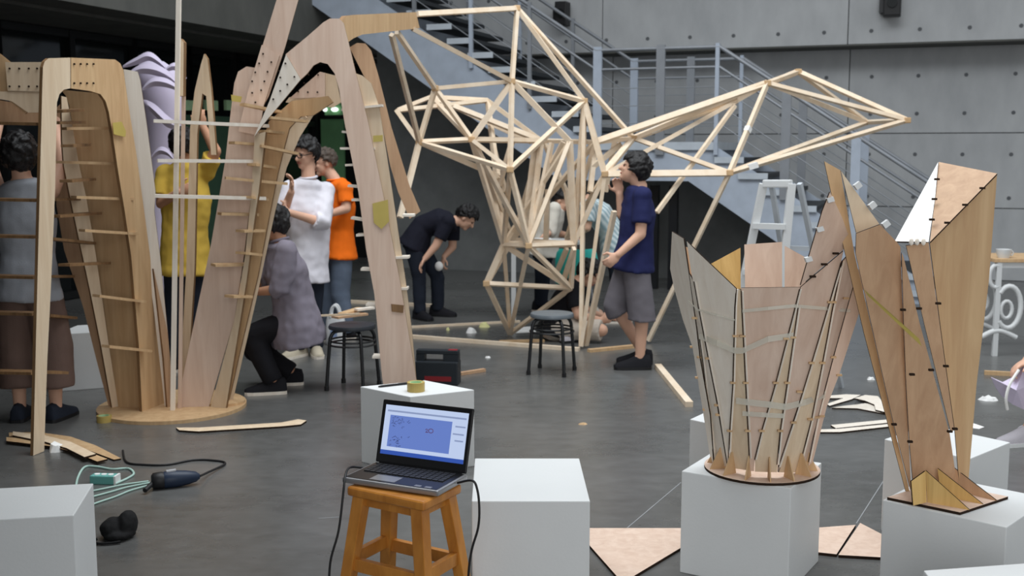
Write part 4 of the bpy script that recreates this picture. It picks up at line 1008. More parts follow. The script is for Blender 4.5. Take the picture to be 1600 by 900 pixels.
# person at the right edge, only hand and trainer in view
person('person at the right edge holding a lilac cloth, only hand and trainer showing', 6.3,
       dict(head=(1690, 470), neck=(1684, 500), lsh=(1672, 520, .16), rsh=(1676, 520, -.16), chest=(1690, 560), waist=(1706, 600), lhip=(1716, 636, .09), rhip=(1716, 638, -.09),
            lel=(1640, 560, .16), lwr=(1622, 560, .05), rel=(1636, 574, -.18), rwr=(1606, 562, -.10), lkn=(1650, 590, .12), rkn=(1652, 600, -.12), lan=(1640, 668, .12), ran=(1606, 672, -.12)),
       (-0.9, -0.1, -0.5), up=(-.3, 0, .9), top_col='cream', legs='shorts', leg_col='grey_shorts', shoe_mat='shoe_g', sole='white', toes=((-0.95, -0.15), (-0.95, -0.25)),
       hands={'r': dict(d=(-.8, -.1, -.5), side=(0, -1, .2), palm=(0, 0, -1), curl=0.7)})
# ------------------------------------------------------------------ wooden stool and laptop
M['stoolwood'] = wood('varnished_stool_wood', RGB(206, 140, 62), RGB(164, 100, 36), (10, 10, 2.5), 0.35, 1.0, 0.45)
SH = 0.50
sA, sB, sC = G(541, 760, SH), G(662, 785, SH), G(722, 756, SH); sD = sA + sC - sB
sc = (sA + sC) / 2
stool = thing('wooden_stool', (sc.x, sc.y, 0), 'varnished wooden stool with splayed legs under the laptop', 'stool')
MB().hexa([p - UPZ * 0.034 for p in (sA, sB, sC, sD)], [sA, sB, sC, sD]).build('seat', M['stoolwood'], stool, bevel=0.012, seg=3)
ux = (sB - sA).normalized(); uy = (sC - sB).normalized()
feet = []
for (cn, kx, ky) in ((sA, 1, 1), (sB, -1, 1), (sC, -1, -1), (sD, 1, -1)):
    tp = cn + ux * 0.042 * kx + uy * 0.036 * ky; tp.z = SH - 0.03
    ft = cn - ux * 0.022 * kx - uy * 0.018 * ky; ft.z = 0
    feet.append((tp, ft))
    w1, w2 = 0.024, 0.021
    MB().hexa([ft - ux * w2 - uy * w2, ft + ux * w2 - uy * w2, ft + ux * w2 + uy * w2, ft - ux * w2 + uy * w2],
              [tp - ux * w1 - uy * w1, tp + ux * w1 - uy * w1, tp + ux * w1 + uy * w1, tp - ux * w1 + uy * w1]).build('leg', M['stoolwood'], stool, bevel=0.003)
for i in range(4):
    a = feet[i][0].lerp(feet[i][1], 0.52); b_ = feet[(i + 1) % 4][0].lerp(feet[(i + 1) % 4][1], 0.52)
    if i % 2: a.z += 0.015; b_.z += 0.015
    d = (b_ - a).normalized()
    MB().beam(a + d * 0.02, b_ - d * 0.02, 0.022, 0.045).build('stretcher', M['stoolwood'], stool, bevel=0.002)
    a = feet[i][0].copy(); b_ = feet[(i + 1) % 4][0].copy(); a.z = b_.z = SH - 0.052
    MB().beam(a + d * 0.02, b_ - d * 0.02, 0.018, 0.03).build('apron', M['stoolwood'], stool)
# laptop
LZ0 = SH + 0.004
l0, l1, l2, l3 = [G(x, y, SH + 0.025) for x, y in ((534, 745), (684, 767), (725, 744), (581, 722))]
lx = (l1 - l0).normalized(); ly = V((-lx.y, lx.x, 0)); lw = (l1 - l0).length; ld = 0.5 * ((l3 - l0).dot(ly) + (l2 - l1).dot(ly)) + 0.02
lo_ = V((l0.x, l0.y, SH))
def lp(u_, v_, h_): return lo_ + lx * u_ + ly * v_ + UPZ * h_
lap = thing('laptop', lp(lw / 2, ld / 2, 0), 'open black laptop with a blue drawing on screen standing on the stool', 'laptop')
M['lap_sil'] = plain('laptop_silver', RGB(150, 150, 152), 0.35, 0.5, 0.5); M['lap_blk'] = plain('laptop_black', RGB(24, 24, 26), 0.3, 0.5); M['key'] = plain('key_black', RGB(36, 36, 38), 0.5, 0.4)
base = MB().hexa([lp(0, 0, .004), lp(lw, 0, .004), lp(lw, ld, .004), lp(0, ld, .004)], [lp(0, 0, .024), lp(lw, 0, .024), lp(lw, ld, .024), lp(0, ld, .024)]).build('base', M['lap_sil'], lap, bevel=0.006)
MB().hexa([lp(.01, .008, .0235), lp(lw - .01, .008, .0235), lp(lw - .01, ld - .008, .0235), lp(.01, ld - .008, .0235)], [lp(.01, .008, .0252), lp(lw - .01, .008, .0252), lp(lw - .01, ld - .008, .0252), lp(.01, ld - .008, .0252)]).build('deck', M['lap_blk'], base)
kb = MB(); nk_ = 14
for r_ in range(5):
    for c_ in range(nk_):
        u0 = 0.03 + (lw - 0.06) * c_ / nk_; u1 = 0.03 + (lw - 0.06) * (c_ + 0.84) / nk_; v0 = ld * 0.44 + r_ * ld * 0.095; v1 = v0 + ld * 0.078
        kb.hexa([lp(u0, v0, .025), lp(u1, v0, .025), lp(u1, v1, .025), lp(u0, v1, .025)], [lp(u0, v0, .0285), lp(u1, v0, .0285), lp(u1, v1, .0285), lp(u0, v1, .0285)])
o = kb.build('keyboard', M['key'], base); o['kind'] = 'stuff'
MB().hexa([lp(.10, .018, .0252), lp(.20, .018, .0252), lp(.20, ld * .36, .0252), lp(.10, ld * .36, .0252)], [lp(.10, .018, .026), lp(.20, .018, .026), lp(.20, ld * .36, .026), lp(.10, ld * .36, .026)]).build('touchpad', M['lap_sil'], base)
for u0 in (lw - 0.10, lw - 0.06):
    MB().hexa([lp(u0, .012, .0252), lp(u0 + .025, .012, .0252), lp(u0 + .025, .028, .0252), lp(u0, .028, .0252)], [lp(u0, .012, .0258), lp(u0 + .025, .012, .0258), lp(u0 + .025, .028, .0258), lp(u0, .028, .0258)]).build('sticker', M['lap_sil'], base)
# lid: hinge at the back, leaning back; height from the picture
tl_ = PL(601, 624, lp(0, ld, 0.02), (ly * -0.96 + UPZ * 0.27))
lnv = (ly * -0.96 + UPZ * 0.27).normalized(); lup = lx.cross(-lnv).normalized()
if lup.z < 0: lup = -lup
lh = (tl_ - lp(0, ld, 0.024)).dot(lup)
def sp(u_, v_, d_=0.0): return lp(u_, ld - 0.004, 0.026) + lup * v_ + lnv * d_
def quad(u0, v0, u1, v1, d0, d1): return MB().hexa([sp(u0, v0, d0), sp(u1, v0, d0), sp(u1, v1, d0), sp(u0, v1, d0)], [sp(u0, v0, d1), sp(u1, v0, d1), sp(u1, v1, d1), sp(u0, v1, d1)])
lid = quad(0.004, 0.0, lw - 0.004, lh, -0.010, 0.0).build('lid', M['lap_blk'], lap, bevel=0.006)
def glow(name, col, st):
    m, nt, b = new_mat(name, 0.3, 0.4); b.inputs['Base Color'].default_value = (0.02, 0.02, 0.02, 1)
    b.inputs['Emission Color'].default_value = col; b.inputs['Emission Strength'].default_value = st; return m
M['scr_pale'] = glow('screen_pale', RGB(196, 212, 244), 0.9); M['scr_blue'] = glow('screen_blue', RGB(104, 130, 204), 0.9); M['scr_bar'] = glow('screen_taskbar', RGB(48, 84, 176), 0.9)
M['scr_dark'] = glow('screen_marks', RGB(50, 56, 110), 0.6); M['scr_red'] = glow('screen_red_marks', RGB(96, 34, 70), 0.7); M['scr_grey'] = glow('screen_grey', RGB(150, 166, 206), 0.8)
bu, bb, bt = 0.020, 0.032, 0.018
su0, su1, sv0, sv1 = bu, lw - bu, bb, lh - bt
SW, SHT = su1 - su0, sv1 - sv0
def sq(a, b_, c_, d_, lift): return quad(su0 + SW * a, sv0 + SHT * b_, su0 + SW * c_, sv0 + SHT * d_, 0.0003, lift)
scr = sq(0, 0, 1, 1, 0.0008).build('screen', M['scr_pale'], lid)
sq(0, 0, 1, 0.085, 0.0012).build('taskbar', M['scr_bar'], lid)
sq(0.07, 0.16, 0.82, 0.80, 0.0012).build('drawing_canvas', M['scr_blue'], lid)
sq(0.03, 0.865, 0.98, 0.90, 0.0012).build('toolbar', M['scr_grey'], lid)
sq(0.84, 0.55, 0.97, 0.58, 0.0012).build('side_panel_line', M['scr_grey'], lid); sq(0.86, 0.70, 0.98, 0.73, 0.0012).build('side_panel_line', M['scr_grey'], lid); sq(0.87, 0.42, 0.97, 0.45, 0.0012).build('side_panel_line', M['scr_grey'], lid)
def mark(u_, v_): return sp(su0 + SW * u_, sv0 + SHT * v_, 0.0018)
mk = MB(); rr = random.Random(3)
for k_ in range(46):
    u_ = 0.09 + abs(rr.gauss(0, 0.10)); v_ = rr.choice((rr.uniform(0.18, 0.42), rr.uniform(0.55, 0.78))); 
    if u_ > 0.45: continue
    mk.tube([mark(u_, v_), mark(u_ + rr.uniform(.005, .02), v_ + rr.uniform(-.02, .03)), mark(u_ + rr.uniform(.01, .03), v_ + rr.uniform(-.03, .03))], 0.0007, 4)
o = mk.build('drawing_marks', M['scr_dark'], lid); o['kind'] = 'stuff'
rd = MB()
rd.tube([mark(.515, .58), mark(.53, .60), mark(.545, .585), mark(.53, .555), mark(.52, .53), mark(.55, .535)], 0.0012, 5)
rd.tube([mark(.58 + .028 * math.cos(a), .57 + .042 * math.sin(a)) for a in [2 * math.pi * i / 10 for i in range(10)]], 0.0012, 5, closed=True)
o = rd.build('drawing_mark', M['scr_red'], lid)
MB().tube([lp(0.02, ld + 0.002, .026), lp(lw - 0.02, ld + 0.002, .026)], 0.006, 8).build('hinge', M['lap_blk'], lap)
# laptop leads
def cable(pts, r, mat, name, label, cat='cable', n=6):
    return tag(MB().tube(spline(pts, n), r, 7).build(name, M[mat], smooth=True), label, cat)
yl = l0.y - 0.02
cable([lp(-0.002, ld * .7, .016), P(548, 730, yl + .12), P(540, 742, yl + .03), P(536, 775, yl - .03), P(529, 830, yl - .05), P(516, 880, yl - .06), P(514, 940, yl - .06), P(512, 985, yl - .04), G(505, 1010, 0.006), G(480, 1004, 0.006), G(440, 1030, 0.006)], 0.0042, 'black', 'power_cable', 'black lead hanging from the left side of the laptop')
yr = l2.y - 0.02
cable([lp(lw + 0.003, ld * .62, .016), P(738, 751, yr - .06), P(746, 766, yr - .07), P(749, 795, yr - .08), P(747, 825, yr - .08), P(737, 860, yr - .08), P(732, 900, yr - .08), P(734, 950, yr - .06), G(738, 986, 0.006), G(760, 1000, 0.006)], 0.0042, 'black', 'power_cable', 'black lead hanging from the right side of the laptop')
# tape roll and pen on the plinth behind
m = plain('brown_parcel_tape', RGB(186, 162, 92), 0.4, 0.4); M['parcel'] = m
def tape_roll(c, r, h, label, mat='parcel'):
    t_ = thing('tape_roll', c, label, 'tape')
    MB().ring_loft([[V(c) + V((rr_ * math.cos(a), rr_ * math.sin(a), z)) for a in [2 * math.pi * i / 26 for i in range(26)]] for rr_, z in ((r * .72, 0), (r, 0), (r, h), (r * .72, h))], closed=True).build('roll', M[mat], t_)
    MB().ring_loft([[V(c) + V((rr_ * math.cos(a), rr_ * math.sin(a), z)) for a in [2 * math.pi * i / 26 for i in range(26)]] for rr_, z in ((r * .64, 0), (r * .715, 0), (r * .715, h * .98), (r * .64, h * .98))], closed=True).build('core', M['green_pale'], t_)
tape_roll(G(650, 611, PH), 0.046, 0.048, 'brown parcel tape roll with green core on the white plinth')
pa, pb = G(591, 604, PH + .006), G(636, 599, PH + .006)
t_ = thing('marker_pen', G(613, 602, PH), 'black marker pen lying beside the tape roll', 'pen')
MB().tube([pa, pa.lerp(pb, .1), pa.lerp(pb, .7)], [0.003, 0.006, 0.006], 8).build('barrel', M['black'], t_); MB().tube([pa.lerp(pb, .7), pb], 0.0068, 8).build('cap', M['blackmetal'], t_)
tape_roll(G(163, 659), 0.045, 0.04, 'tape roll lying on the floor by the round base disc')

# ------------------------------------------------------------------ black metal stools
def metal_stool(c, r, h, rot, label, seat_mat):
    t_ = thing('metal_stool', (c[0], c[1], 0), label, 'stool', 'black tube-leg stools')
    c = V((c[0], c[1], 0))
    MB().lathe(c + UPZ * (h - .03), [(r * .6, 0), (r * .98, .002), (r, .015), (r * .96, .03), (r * .5, .033)], 28).build('seat', M[seat_mat], t_, smooth=True)
    for k_ in range(4):
        a = rot + k_ * math.pi / 2; dv = V((math.cos(a), math.sin(a), 0))
        pts = [c + dv * r * .3 + UPZ * (h - .04), c + dv * r * .75 + UPZ * (h - .042), c + dv * r * .95 + UPZ * (h - .075), c + dv * r * 1.02 + UPZ * (h - .14), c + dv * r * 1.18 + UPZ * 0.02]
        lg = MB().tube(spline(pts, 4), 0.0125, 10).build('leg', M['blackmetal'], t_, smooth=True)
        MB().lathe(c + dv * r * 1.18, [(0.017, 0), (0.017, 0.03)], 10).build('foot_cap', M['black'], lg)
    for z, q in ((h - .11, .93), (h - .135, .99)):
        MB().tube([c + V((r * q * math.cos(a), r * q * math.sin(a), z)) for a in [2 * math.pi * i / 26 for i in range(26)]], 0.007, 6, closed=True).build('ring', M['blackmetal'], t_, smooth=True)
    return t_
M['stool_seat'] = plain('stool_seat_vinyl', RGB(44, 48, 54), 0.5, 0.4); M['stool_seat2'] = plain('stool_seat_pale', RGB(104, 112, 118), 0.35, 0.5)
s1 = G(552, 606); metal_stool((s1.x, s1.y), 0.165, 0.45, 0.5, 'black metal stool with wood offcuts on its seat', 'stool_seat')
s2 = G(862, 582); metal_stool((s2.x, s2.y), 0.165, 0.45, 0.45, 'black metal stool with pale wrapped seat by the lattice foot', 'stool_seat2')
zs = 0.455
for i, (a, b_, w_, mt, lab) in enumerate((((523, 498), (570, 492), .085, 'ply_brown', 'brown board at the bottom of the stool pile'), ((535, 496), (565, 487), .07, 'ply_tan', 'tan board on top of the stool pile'), ((556, 493), (583, 490), .05, 'ply_pale', 'pale offcut at the right end of the stool pile'))):
    pa, pb = G(*a, zs), G(*b_, zs)
    o = MB().beam(V((pa.x, pa.y, zs + .009 + .017 * i)), V((pb.x, pb.y, zs + .009 + .017 * i)), w_, 0.015).build('wood_offcut', M[mt])
    tag(o, lab, 'offcut', 'wood offcuts on the stool')
o = MB().beam(V((s1.x - .27, s1.y - .05, zs + .06)), V((s1.x + .05, s1.y + .02, zs + .066)), 0.02, 0.012).build('wood_strip', M['ply']); tag(o, 'thin pale strip jutting left from the stool pile', 'strip')

# toolbox
tb0 = G(649, 601); tb1 = G(715, 603)
tx = (tb1 - tb0); tx.z = 0; tw = tx.length; tx.normalize(); ty = V((-tx.y, tx.x, 0))
t_ = thing('tool_case', (tb0 + tb1) / 2, 'black tool case with carry handle slot beside the pavilion leg', 'case')
hgt = 0.245
M['case'] = plain('case_plastic', RGB(30, 36, 42), 0.5, 0.4); M['case_red'] = plain('case_red_print', RGB(130, 34, 40), 0.6, 0.3)
def cb(u0, u1, z0, z1, v0=0.0, v1=0.13): return MB().hexa([tb0 + tx * u0 + ty * v0 + UPZ * z0, tb0 + tx * u1 + ty * v0 + UPZ * z0, tb0 + tx * u1 + ty * v1 + UPZ * z0, tb0 + tx * u0 + ty * v1 + UPZ * z0], [tb0 + tx * u0 + ty * v0 + UPZ * z1, tb0 + tx * u1 + ty * v0 + UPZ * z1, tb0 + tx * u1 + ty * v1 + UPZ * z1, tb0 + tx * u0 + ty * v1 + UPZ * z1])
cb(0, tw, 0, hgt * .68).build('body', M['case'], t_, bevel=0.008)
cb(0, tw * .2, hgt * .68, hgt * .88, .03, .10).build('handle_post', M['case'], t_); cb(tw * .64, tw, hgt * .68, hgt * .88, .03, .10).build('handle_post', M['case'], t_)
cb(0, tw, hgt * .88, hgt, .03, .10).build('handle', M['case'], t_, bevel=0.006)
cb(tw * .22, tw * .85, hgt * .12, hgt * .26, -.003, .0).build('print', M['case_red'], t_)
cb(tw * .75, tw * .96, hgt * .985, hgt * 1.01, .04, .09).build('latch', M['case_red'], t_)
o = MB().beam(G(719, 584, .012), G(757, 578, .012), 0.035, 0.022).build('wood_offcut', M['ply_brown']); tag(o, 'short reddish offcut on the floor right of the tool case', 'offcut')
# shopping bag
bg0 = G(507, 540); bw = PXM(33, bg0.y); bh = 0.24
t_ = thing('carrier_bag', bg0 + V((bw / 2, .05, 0)), 'white carrier bag with loop handles standing behind the stool', 'bag')
M['bag'] = plain('white_plastic_bag', RGB(236, 238, 240), 0.35, 0.4, var=0.03)
rings = []
for z, k_ in ((0, .86), (.04, 1.0), (.12, .97), (.20, .92), (.25, .8), (.255, .78)):
    rings.append([bg0 + V((bw / 2 + bw / 2 * k_ * math.copysign(abs(math.cos(a)) ** .6, math.cos(a)) * (1 + .05 * noise.noise((z * 30, a * 2, 3))), .06 + .055 * k_ * math.copysign(abs(math.sin(a)) ** .7, math.sin(a)), z)) for a in [2 * math.pi * i / 20 for i in range(20)]])
MB().ring_loft(rings).build('body', M['bag'], t_, smooth=True)
for v_ in (.02, .10):
    MB().tube([bg0 + V((bw * (.5 - .22 * math.cos(a)), v_, .24 + .10 * math.sin(a))) for a in [math.pi * i / 10 for i in range(11)]], 0.011, 8).build('handle', M['bag'], t_, smooth=True)
MB().box(bg0 + V((bw * .45, .003, .10)), (bw * .16, 0, 0), (0, .002, 0), (0, 0, .03)).build('print', plain('pale_blue_print', RGB(150, 170, 206), 0.5, 0.3), t_)
o = MB().lathe(G(501, 512), [(.03, 0), (.036, .04), (.03, .09), (.012, .11), (.012, .13)], 14).build('red_bottle', plain('red_plastic', RGB(220, 40, 50), 0.4, 0.4), smooth=True); tag(o, 'small red bottle behind the white carrier bag', 'bottle')

# ------------------------------------------------------------------ trestle table and teal chair behind the lattice
tz = 0.78; ta = G(786, 380, tz) + V((0, .16, 0)); tbb = G(908, 378, tz)
t_ = thing('work_table', V(((ta.x + tbb.x) / 2, ta.y + .25, 0)), 'white work table under the leaning people behind the lattice', 'table')
MB().abox((ta.x, ta.y, tz - .03), (tbb.x, ta.y + .44, tz)).build('table_top', M['white'], t_, bevel=0.004)
for x_ in (ta.x + .10, tbb.x - .06):
    for y_ in (ta.y + .05, ta.y + .39):
        MB().beam(V((x_, y_, 0)), V((x_, y_, tz - .03)), 0.045, 0.045).build('leg', M['white'], t_)
    MB().beam(V((x_, ta.y + .05, tz - .06)), V((x_, ta.y + .39, tz - .06)), 0.03, 0.05).build('rail', M['white'], t_)
o = MB().abox((ta.x + .25, ta.y + .08, tz), (ta.x + .47, ta.y + .34, tz + .012)).build('paper_stack', M['paper']); tag(o, 'sheets of paper lying on the white work table', 'paper')
M['teal'] = plain('teal_plastic', RGB(56, 196, 186), 0.4, 0.4, var=0.03)
cc = G(899, 515); cy = cc.y
t_ = thing('shell_chair', (cc.x, cy, 0), 'teal plastic shell chair behind the sitting man', 'chair')
cwid = PXM(36, cy)
def shell(z, hw_, dep):
    return [V((cc.x + hw_ * math.sin(a), cy - dep * math.cos(a), z)) for a in [(-1.0 + 2.0 * i / 12) for i in range(13)]]
bk = []
for z, hw_, dep in ((.44, cwid * .80, .16), (.50, cwid * .98, .20), (.58, cwid * 1.08, .215), (.66, cwid * 1.10, .225), (.73, cwid * 1.02, .235), (.765, cwid * .86, .24)):
    r_o = shell(z, hw_, dep); r_i = [p + V((0, .014, 0)) for p in reversed(r_o)]; bk.append(r_o + r_i)
MB().ring_loft(bk).build('backrest', M['teal'], t_, smooth=True)
MB().ring_loft([[V((cc.x + cwid * .9 * q * math.cos(a), cy + .03 + .2 * q * math.sin(a), z)) for a in [2 * math.pi * i / 20 for i in range(20)]] for q, z in ((.9, .425), (1.0, .435), (1.0, .447), (.9, .452))]).build('seat', M['teal'], t_, smooth=True)
for sx_ in (-1, 1):
    for sy_ in (-1, 1):
        MB().tube([V((cc.x + sx_ * .13, cy + .03 + sy_ * .12, .43)), V((cc.x + sx_ * .19, cy + .03 + sy_ * .19, 0))], 0.011, 8).build('leg', M['steel_dk'], t_)

# ------------------------------------------------------------------ step ladder
fl_, fr_ = G(1124, 622), G(1203, 636); rl_, rr__ = G(1255, 600), G(1315, 606)
tpl, tpr = P(1193, 287, 7.25), P(1237, 287, 7.15)
lad = thing('step_ladder', (fl_ + fr_ + rl_ + rr__) / 4, 'white folding step ladder standing behind the round vase model', 'ladder')
M['alu'] = plain('grey_ladder_metal', RGB(188, 194, 200), 0.4, 0.4)
for tp, ft in ((tpl, fl_), (tpr, fr_)):
    MB().beam(tp, ft, 0.05, 0.04).build('front_stile', M['white'], lad, bevel=0.004)
for tp, ft in ((tpl + V((.06, .04, 0)), rl_), (tpr + V((.06, .04, 0)), rr__)):
    MB().beam(tp, ft, 0.03, 0.03).build('rear_leg', M['alu'], lad)
MB().beam(tpl, tpr, 0.05, 0.05).build('top_bar', M['white'], lad, bevel=0.008)
for f_ in (.19, .40, .60, .80):
    MB().beam(tpl.lerp(fl_, f_), tpr.lerp(fr_, f_), 0.075, 0.035).build('rung', M['white'], lad)
for f_ in (.3, .7):
    MB().beam((tpl + V((.06, .04, 0))).lerp(rl_, f_), (tpr + V((.06, .04, 0))).lerp(rr__, f_), 0.02, 0.03).build('rear_brace', M['alu'], lad)

# ------------------------------------------------------------------ ornate white table at the right
oy = G(1561, 556).y
def op(x, y, d=0.0): return P(x, y, oy + d)
ot = thing('ornate_table', op(1590, 556), 'white scrollwork-legged table with wooden top at the right edge', 'table')
zt = op(1560, 404).z
a = op(1552, 412); b_ = op(1700, 412)
MB().abox((a.x, oy - .02, zt - .03), (b_.x, oy + .5, zt)).build('table_top', M['ply_tan'], ot, bevel=0.004)
MB().abox((a.x + .02, oy, zt - .075), (b_.x - .02, oy + .02, zt - .031)).build('apron', M['white'], ot)
for dd in (0.0, 0.46):
    for xx in (1561, 1690):
        q = op(xx, 414)
        MB().beam(V((q.x, oy + dd, zt - .03)), V((q.x, oy + dd, 0)), 0.04, 0.03).build('leg', M['white'], ot)
    q = op(1561, 480); cz = q.z
    MB().tube([V((q.x + .075 + .10 * math.cos(a_), oy + dd, cz + .17 * math.sin(a_))) for a_ in [-2.4 + 4.8 * i / 18 for i in range(19)]], 0.022, 8).build('scroll', M['white'], ot, smooth=True)
    MB().tube([V((q.x + .06 + .045 * math.cos(a_), oy + dd, cz - .02 + .07 * math.sin(a_))) for a_ in [2 * math.pi * i / 14 for i in range(14)]], 0.016, 8, closed=True).build('scroll', M['white'], ot, smooth=True)
    MB().tube([V((q.x - .04 + .05 * math.cos(a_), oy + dd, cz + .25 + .09 * math.sin(a_))) for a_ in [1.2 + 4.0 * i / 14 for i in range(15)]], 0.018, 8).build('scroll', M['white'], ot, smooth=True)
    MB().tube(spline([V((q.x - .13, oy + dd, .155)), V((q.x - .04, oy + dd, .20)), V((q.x + .04, oy + dd, .20)), V((q.x + .15, oy + dd, .15))], 4), 0.022, 8).build('foot_scroll', M['white'], ot, smooth=True)
c_ = op(1573, 404); c_ = V((c_.x, oy + .06, zt))
t_ = thing('cup', c_, 'small white cup standing on the ornate table', 'cup')
MB().lathe(c_, [(.042, 0), (.056, .035), (.060, .07), (.056, .07), (.05, .03), (.01, .02)], 20).build('bowl', M['white'], t_, smooth=True)
MB().tube([c_ + V((.056 + .02 * math.cos(a_), 0, .038 + .02 * math.sin(a_))) for a_ in [-1.5 + 3.0 * i / 8 for i in range(9)]], 0.006, 6).build('handle', M['white'], t_)

# ------------------------------------------------------------------ boards, battens and offcuts on the floor
def floor_board(px, z, th, mat, name, label, cat, group=None, edge='burnt'):
    pts = [G(x, y, z + th) for x, y in px]
    mb = MB(); mb.prism(pts, UPZ * -th); o = mb.build(name, M[mat])
    o.data.materials.append(M[edge])
    for f in o.data.polygons:
        if abs(f.normal.z) < 0.5: f.material_index = 1
    return tag(o, label, cat, group)
floor_board([(905, 825), (1075, 825), (1085, 843), (982, 905), (968, 905), (915, 845)], 0.0, 0.012, 'ply_pink', 'plywood_sheet', 'pink plywood panel lying on the floor between two plinths', 'panel')
floor_board([(1255, 826), (1337, 820), (1307, 866), (1270, 862)], 0.0, 0.012, 'ply_pink', 'plywood_sheet', 'pink triangular plywood panel nearer the round vase plinth', 'panel')
floor_board([(1344, 817), (1400, 846), (1400, 872), (1310, 867)], 0.0, 0.012, 'ply_pink', 'plywood_sheet', 'pink triangular plywood panel nearer the folded model plinth', 'panel')
floor_board([(275, 668), (310, 668), (440, 660), (466, 655), (479, 657), (470, 663), (440, 666), (310, 674), (280, 672)], 0.0, 0.012, 'ply', 'plywood_strip', 'long pale plywood strip on the floor below the base disc', 'strip')
G1 = 'curved plywood strips on the floor at left'
floor_board([(14, 676), (60, 675), (110, 682), (150, 696), (189, 716), (178, 718), (140, 704), (100, 692), (60, 684), (14, 682)], 0.0, 0.010, 'ply_tan', 'curved_strip', 'curved plywood strip reaching farthest right beside the pavilion leg', 'strip', G1)
floor_board([(10, 683), (60, 686), (105, 694), (138, 706), (168, 717), (152, 721), (118, 707), (80, 697), (10, 689)], 0.011, 0.010, 'ply_tan', 'curved_strip', 'curved plywood strip in the middle of the left floor pile', 'strip', G1)
floor_board([(20, 674), (70, 680), (110, 690), (150, 709), (132, 714), (104, 700), (70, 690), (20, 680)], 0.022, 0.010, 'ply', 'curved_strip', 'curved plywood strip on top of the left floor pile', 'strip', G1)
G2 = 'plywood cut-outs on the floor behind the models'
floor_board([(1296, 634), (1330, 624), (1345, 617), (1322, 616), (1296, 618), (1290, 622), (1318, 622), (1292, 631)], 0.0, 0.010, 'ply_pale', 'plywood_cutout', 'forked plywood cut-out at the left of the floor pile', 'cutout', G2)
floor_board([(1300, 637), (1340, 638), (1382, 646), (1386, 640), (1372, 634), (1352, 630), (1338, 632), (1318, 634)], 0.0, 0.010, 'ply_pale', 'plywood_cutout', 'long low plywood cut-out at the front of the floor pile', 'cutout', G2)
floor_board([(1335, 622), (1352, 617), (1372, 619), (1384, 634), (1384, 644), (1368, 640), (1366, 632), (1352, 626)], 0.011, 0.010, 'ply_pale', 'plywood_cutout', 'curved plywood cut-out lying on the right of the floor pile', 'cutout', G2)
floor_board([(1298, 664), (1390, 655), (1392, 660), (1306, 669)], 0.0, 0.010, 'ply_pale', 'plywood_strip', 'straight pale strip farther back below the cut-out pile', 'strip')
floor_board([(1280, 671), (1310, 670), (1392, 662), (1392, 666), (1312, 675), (1282, 675)], 0.0, 0.010, 'ply_pale', 'plywood_strip', 'straight pale strip nearer, below the cut-out pile', 'strip')
def batten(a, b_, label, w_=0.045, h=0.03, mat='pine'):
    return tag(MB().beam(G(*a, h / 2), G(*b_, h / 2), w_, h).build('timber_batten', M[mat]), label, 'batten', 'loose timber battens on the floor')
batten((632, 525), (905, 546), 'long pale batten on the floor running to the lattice foot')
batten((640, 511), (812, 502), 'thin pale batten lying farther back beyond the debris', 0.03, 0.02)
batten((545, 471), (692, 478), 'pale batten on the floor behind the bending man', 0.06, 0.03)
batten((920, 548), (1000, 540), 'batten on the floor between the lattice foot and the man in navy', 0.05, 0.025, 'ply_tan')
batten((780, 534), (850, 532), 'tan batten on the floor at the pointed lattice foot', 0.05, 0.02, 'ply_tan')
batten((1028, 572), (1077, 632), 'short pale batten lying alone in front of the man in navy', 0.05, 0.035)
batten((1538, 582), (1650, 588), 'brown batten on the floor at the right edge', 0.03, 0.03, 'ply_tan')
# scraps
def scrap(px, py, w_, d_, h, mat, name, label, cat='scrap'):
    c = G(px, py); rr_ = random.Random(px)
    ring = [c + V((w_ * rr_.uniform(.6, 1) * math.cos(a), d_ * rr_.uniform(.6, 1) * math.sin(a), 0)) for a in [2 * math.pi * i / 9 for i in range(9)]]
    top = [c + (p - c) * rr_.uniform(.5, .8) + UPZ * h * rr_.uniform(.5, 1) for p in ring]
    return tag(MB().hexa(ring, top).build(name, M[mat]), label, cat)
scrap(736, 520, .07, .05, .05, 'papertape', 'plastic_scrap', 'crumpled white plastic scrap on the floor by the battens')
M['pale_yel'] = plain('pale_yellow_foam', RGB(222, 220, 160), 0.7, 0.2)
scrap(757, 511, .07, .05, .05, 'pale_yel', 'foam_scrap', 'pale yellow foam scrap near the pointed lattice foot')
scrap(700, 516, .025, .02, .03, 'pale_yel', 'foam_scrap', 'tiny pale yellow scrap left of the white plastic scrap')
scrap(762, 559, .025, .018, .015, 'papertape', 'paper_scrap', 'tiny white paper scrap between the tool case and the stool')
scrap(911, 663, .035, .025, .012, 'ply_tan', 'wood_chip', 'small wood chip on the open floor')
scrap(1361, 593, .035, .02, .02, 'papertape', 'paper_scrap', 'small white paper scrap above the cut-out pile')
scrap(1545, 625, .09, .05, .03, 'papertape', 'plastic_scrap', 'clear white plastic scrap left of the lilac cloth')
scrap(88, 705, .055, .05, .05, 'papertape', 'white_rag', 'crumpled white rag at the foot of the pavilion leg', 'rag')
floor_board([(1520, 661), (1538, 667), (1530, 670), (1516, 668)], 0.0, 0.002, 'paper', 'paper_sheet', 'white paper sheet on the floor behind the plinths', 'paper', None, 'paper')
floor_board([(800, 512), (830, 510), (838, 518), (806, 520)], 0.0, 0.004, 'papertape', 'plastic_sheet', 'white plastic sheet on the floor behind the lattice foot', 'sheet', None, 'papertape')
M['chalk'] = plain('chalk', RGB(150, 152, 154), 0.9, 0.1)
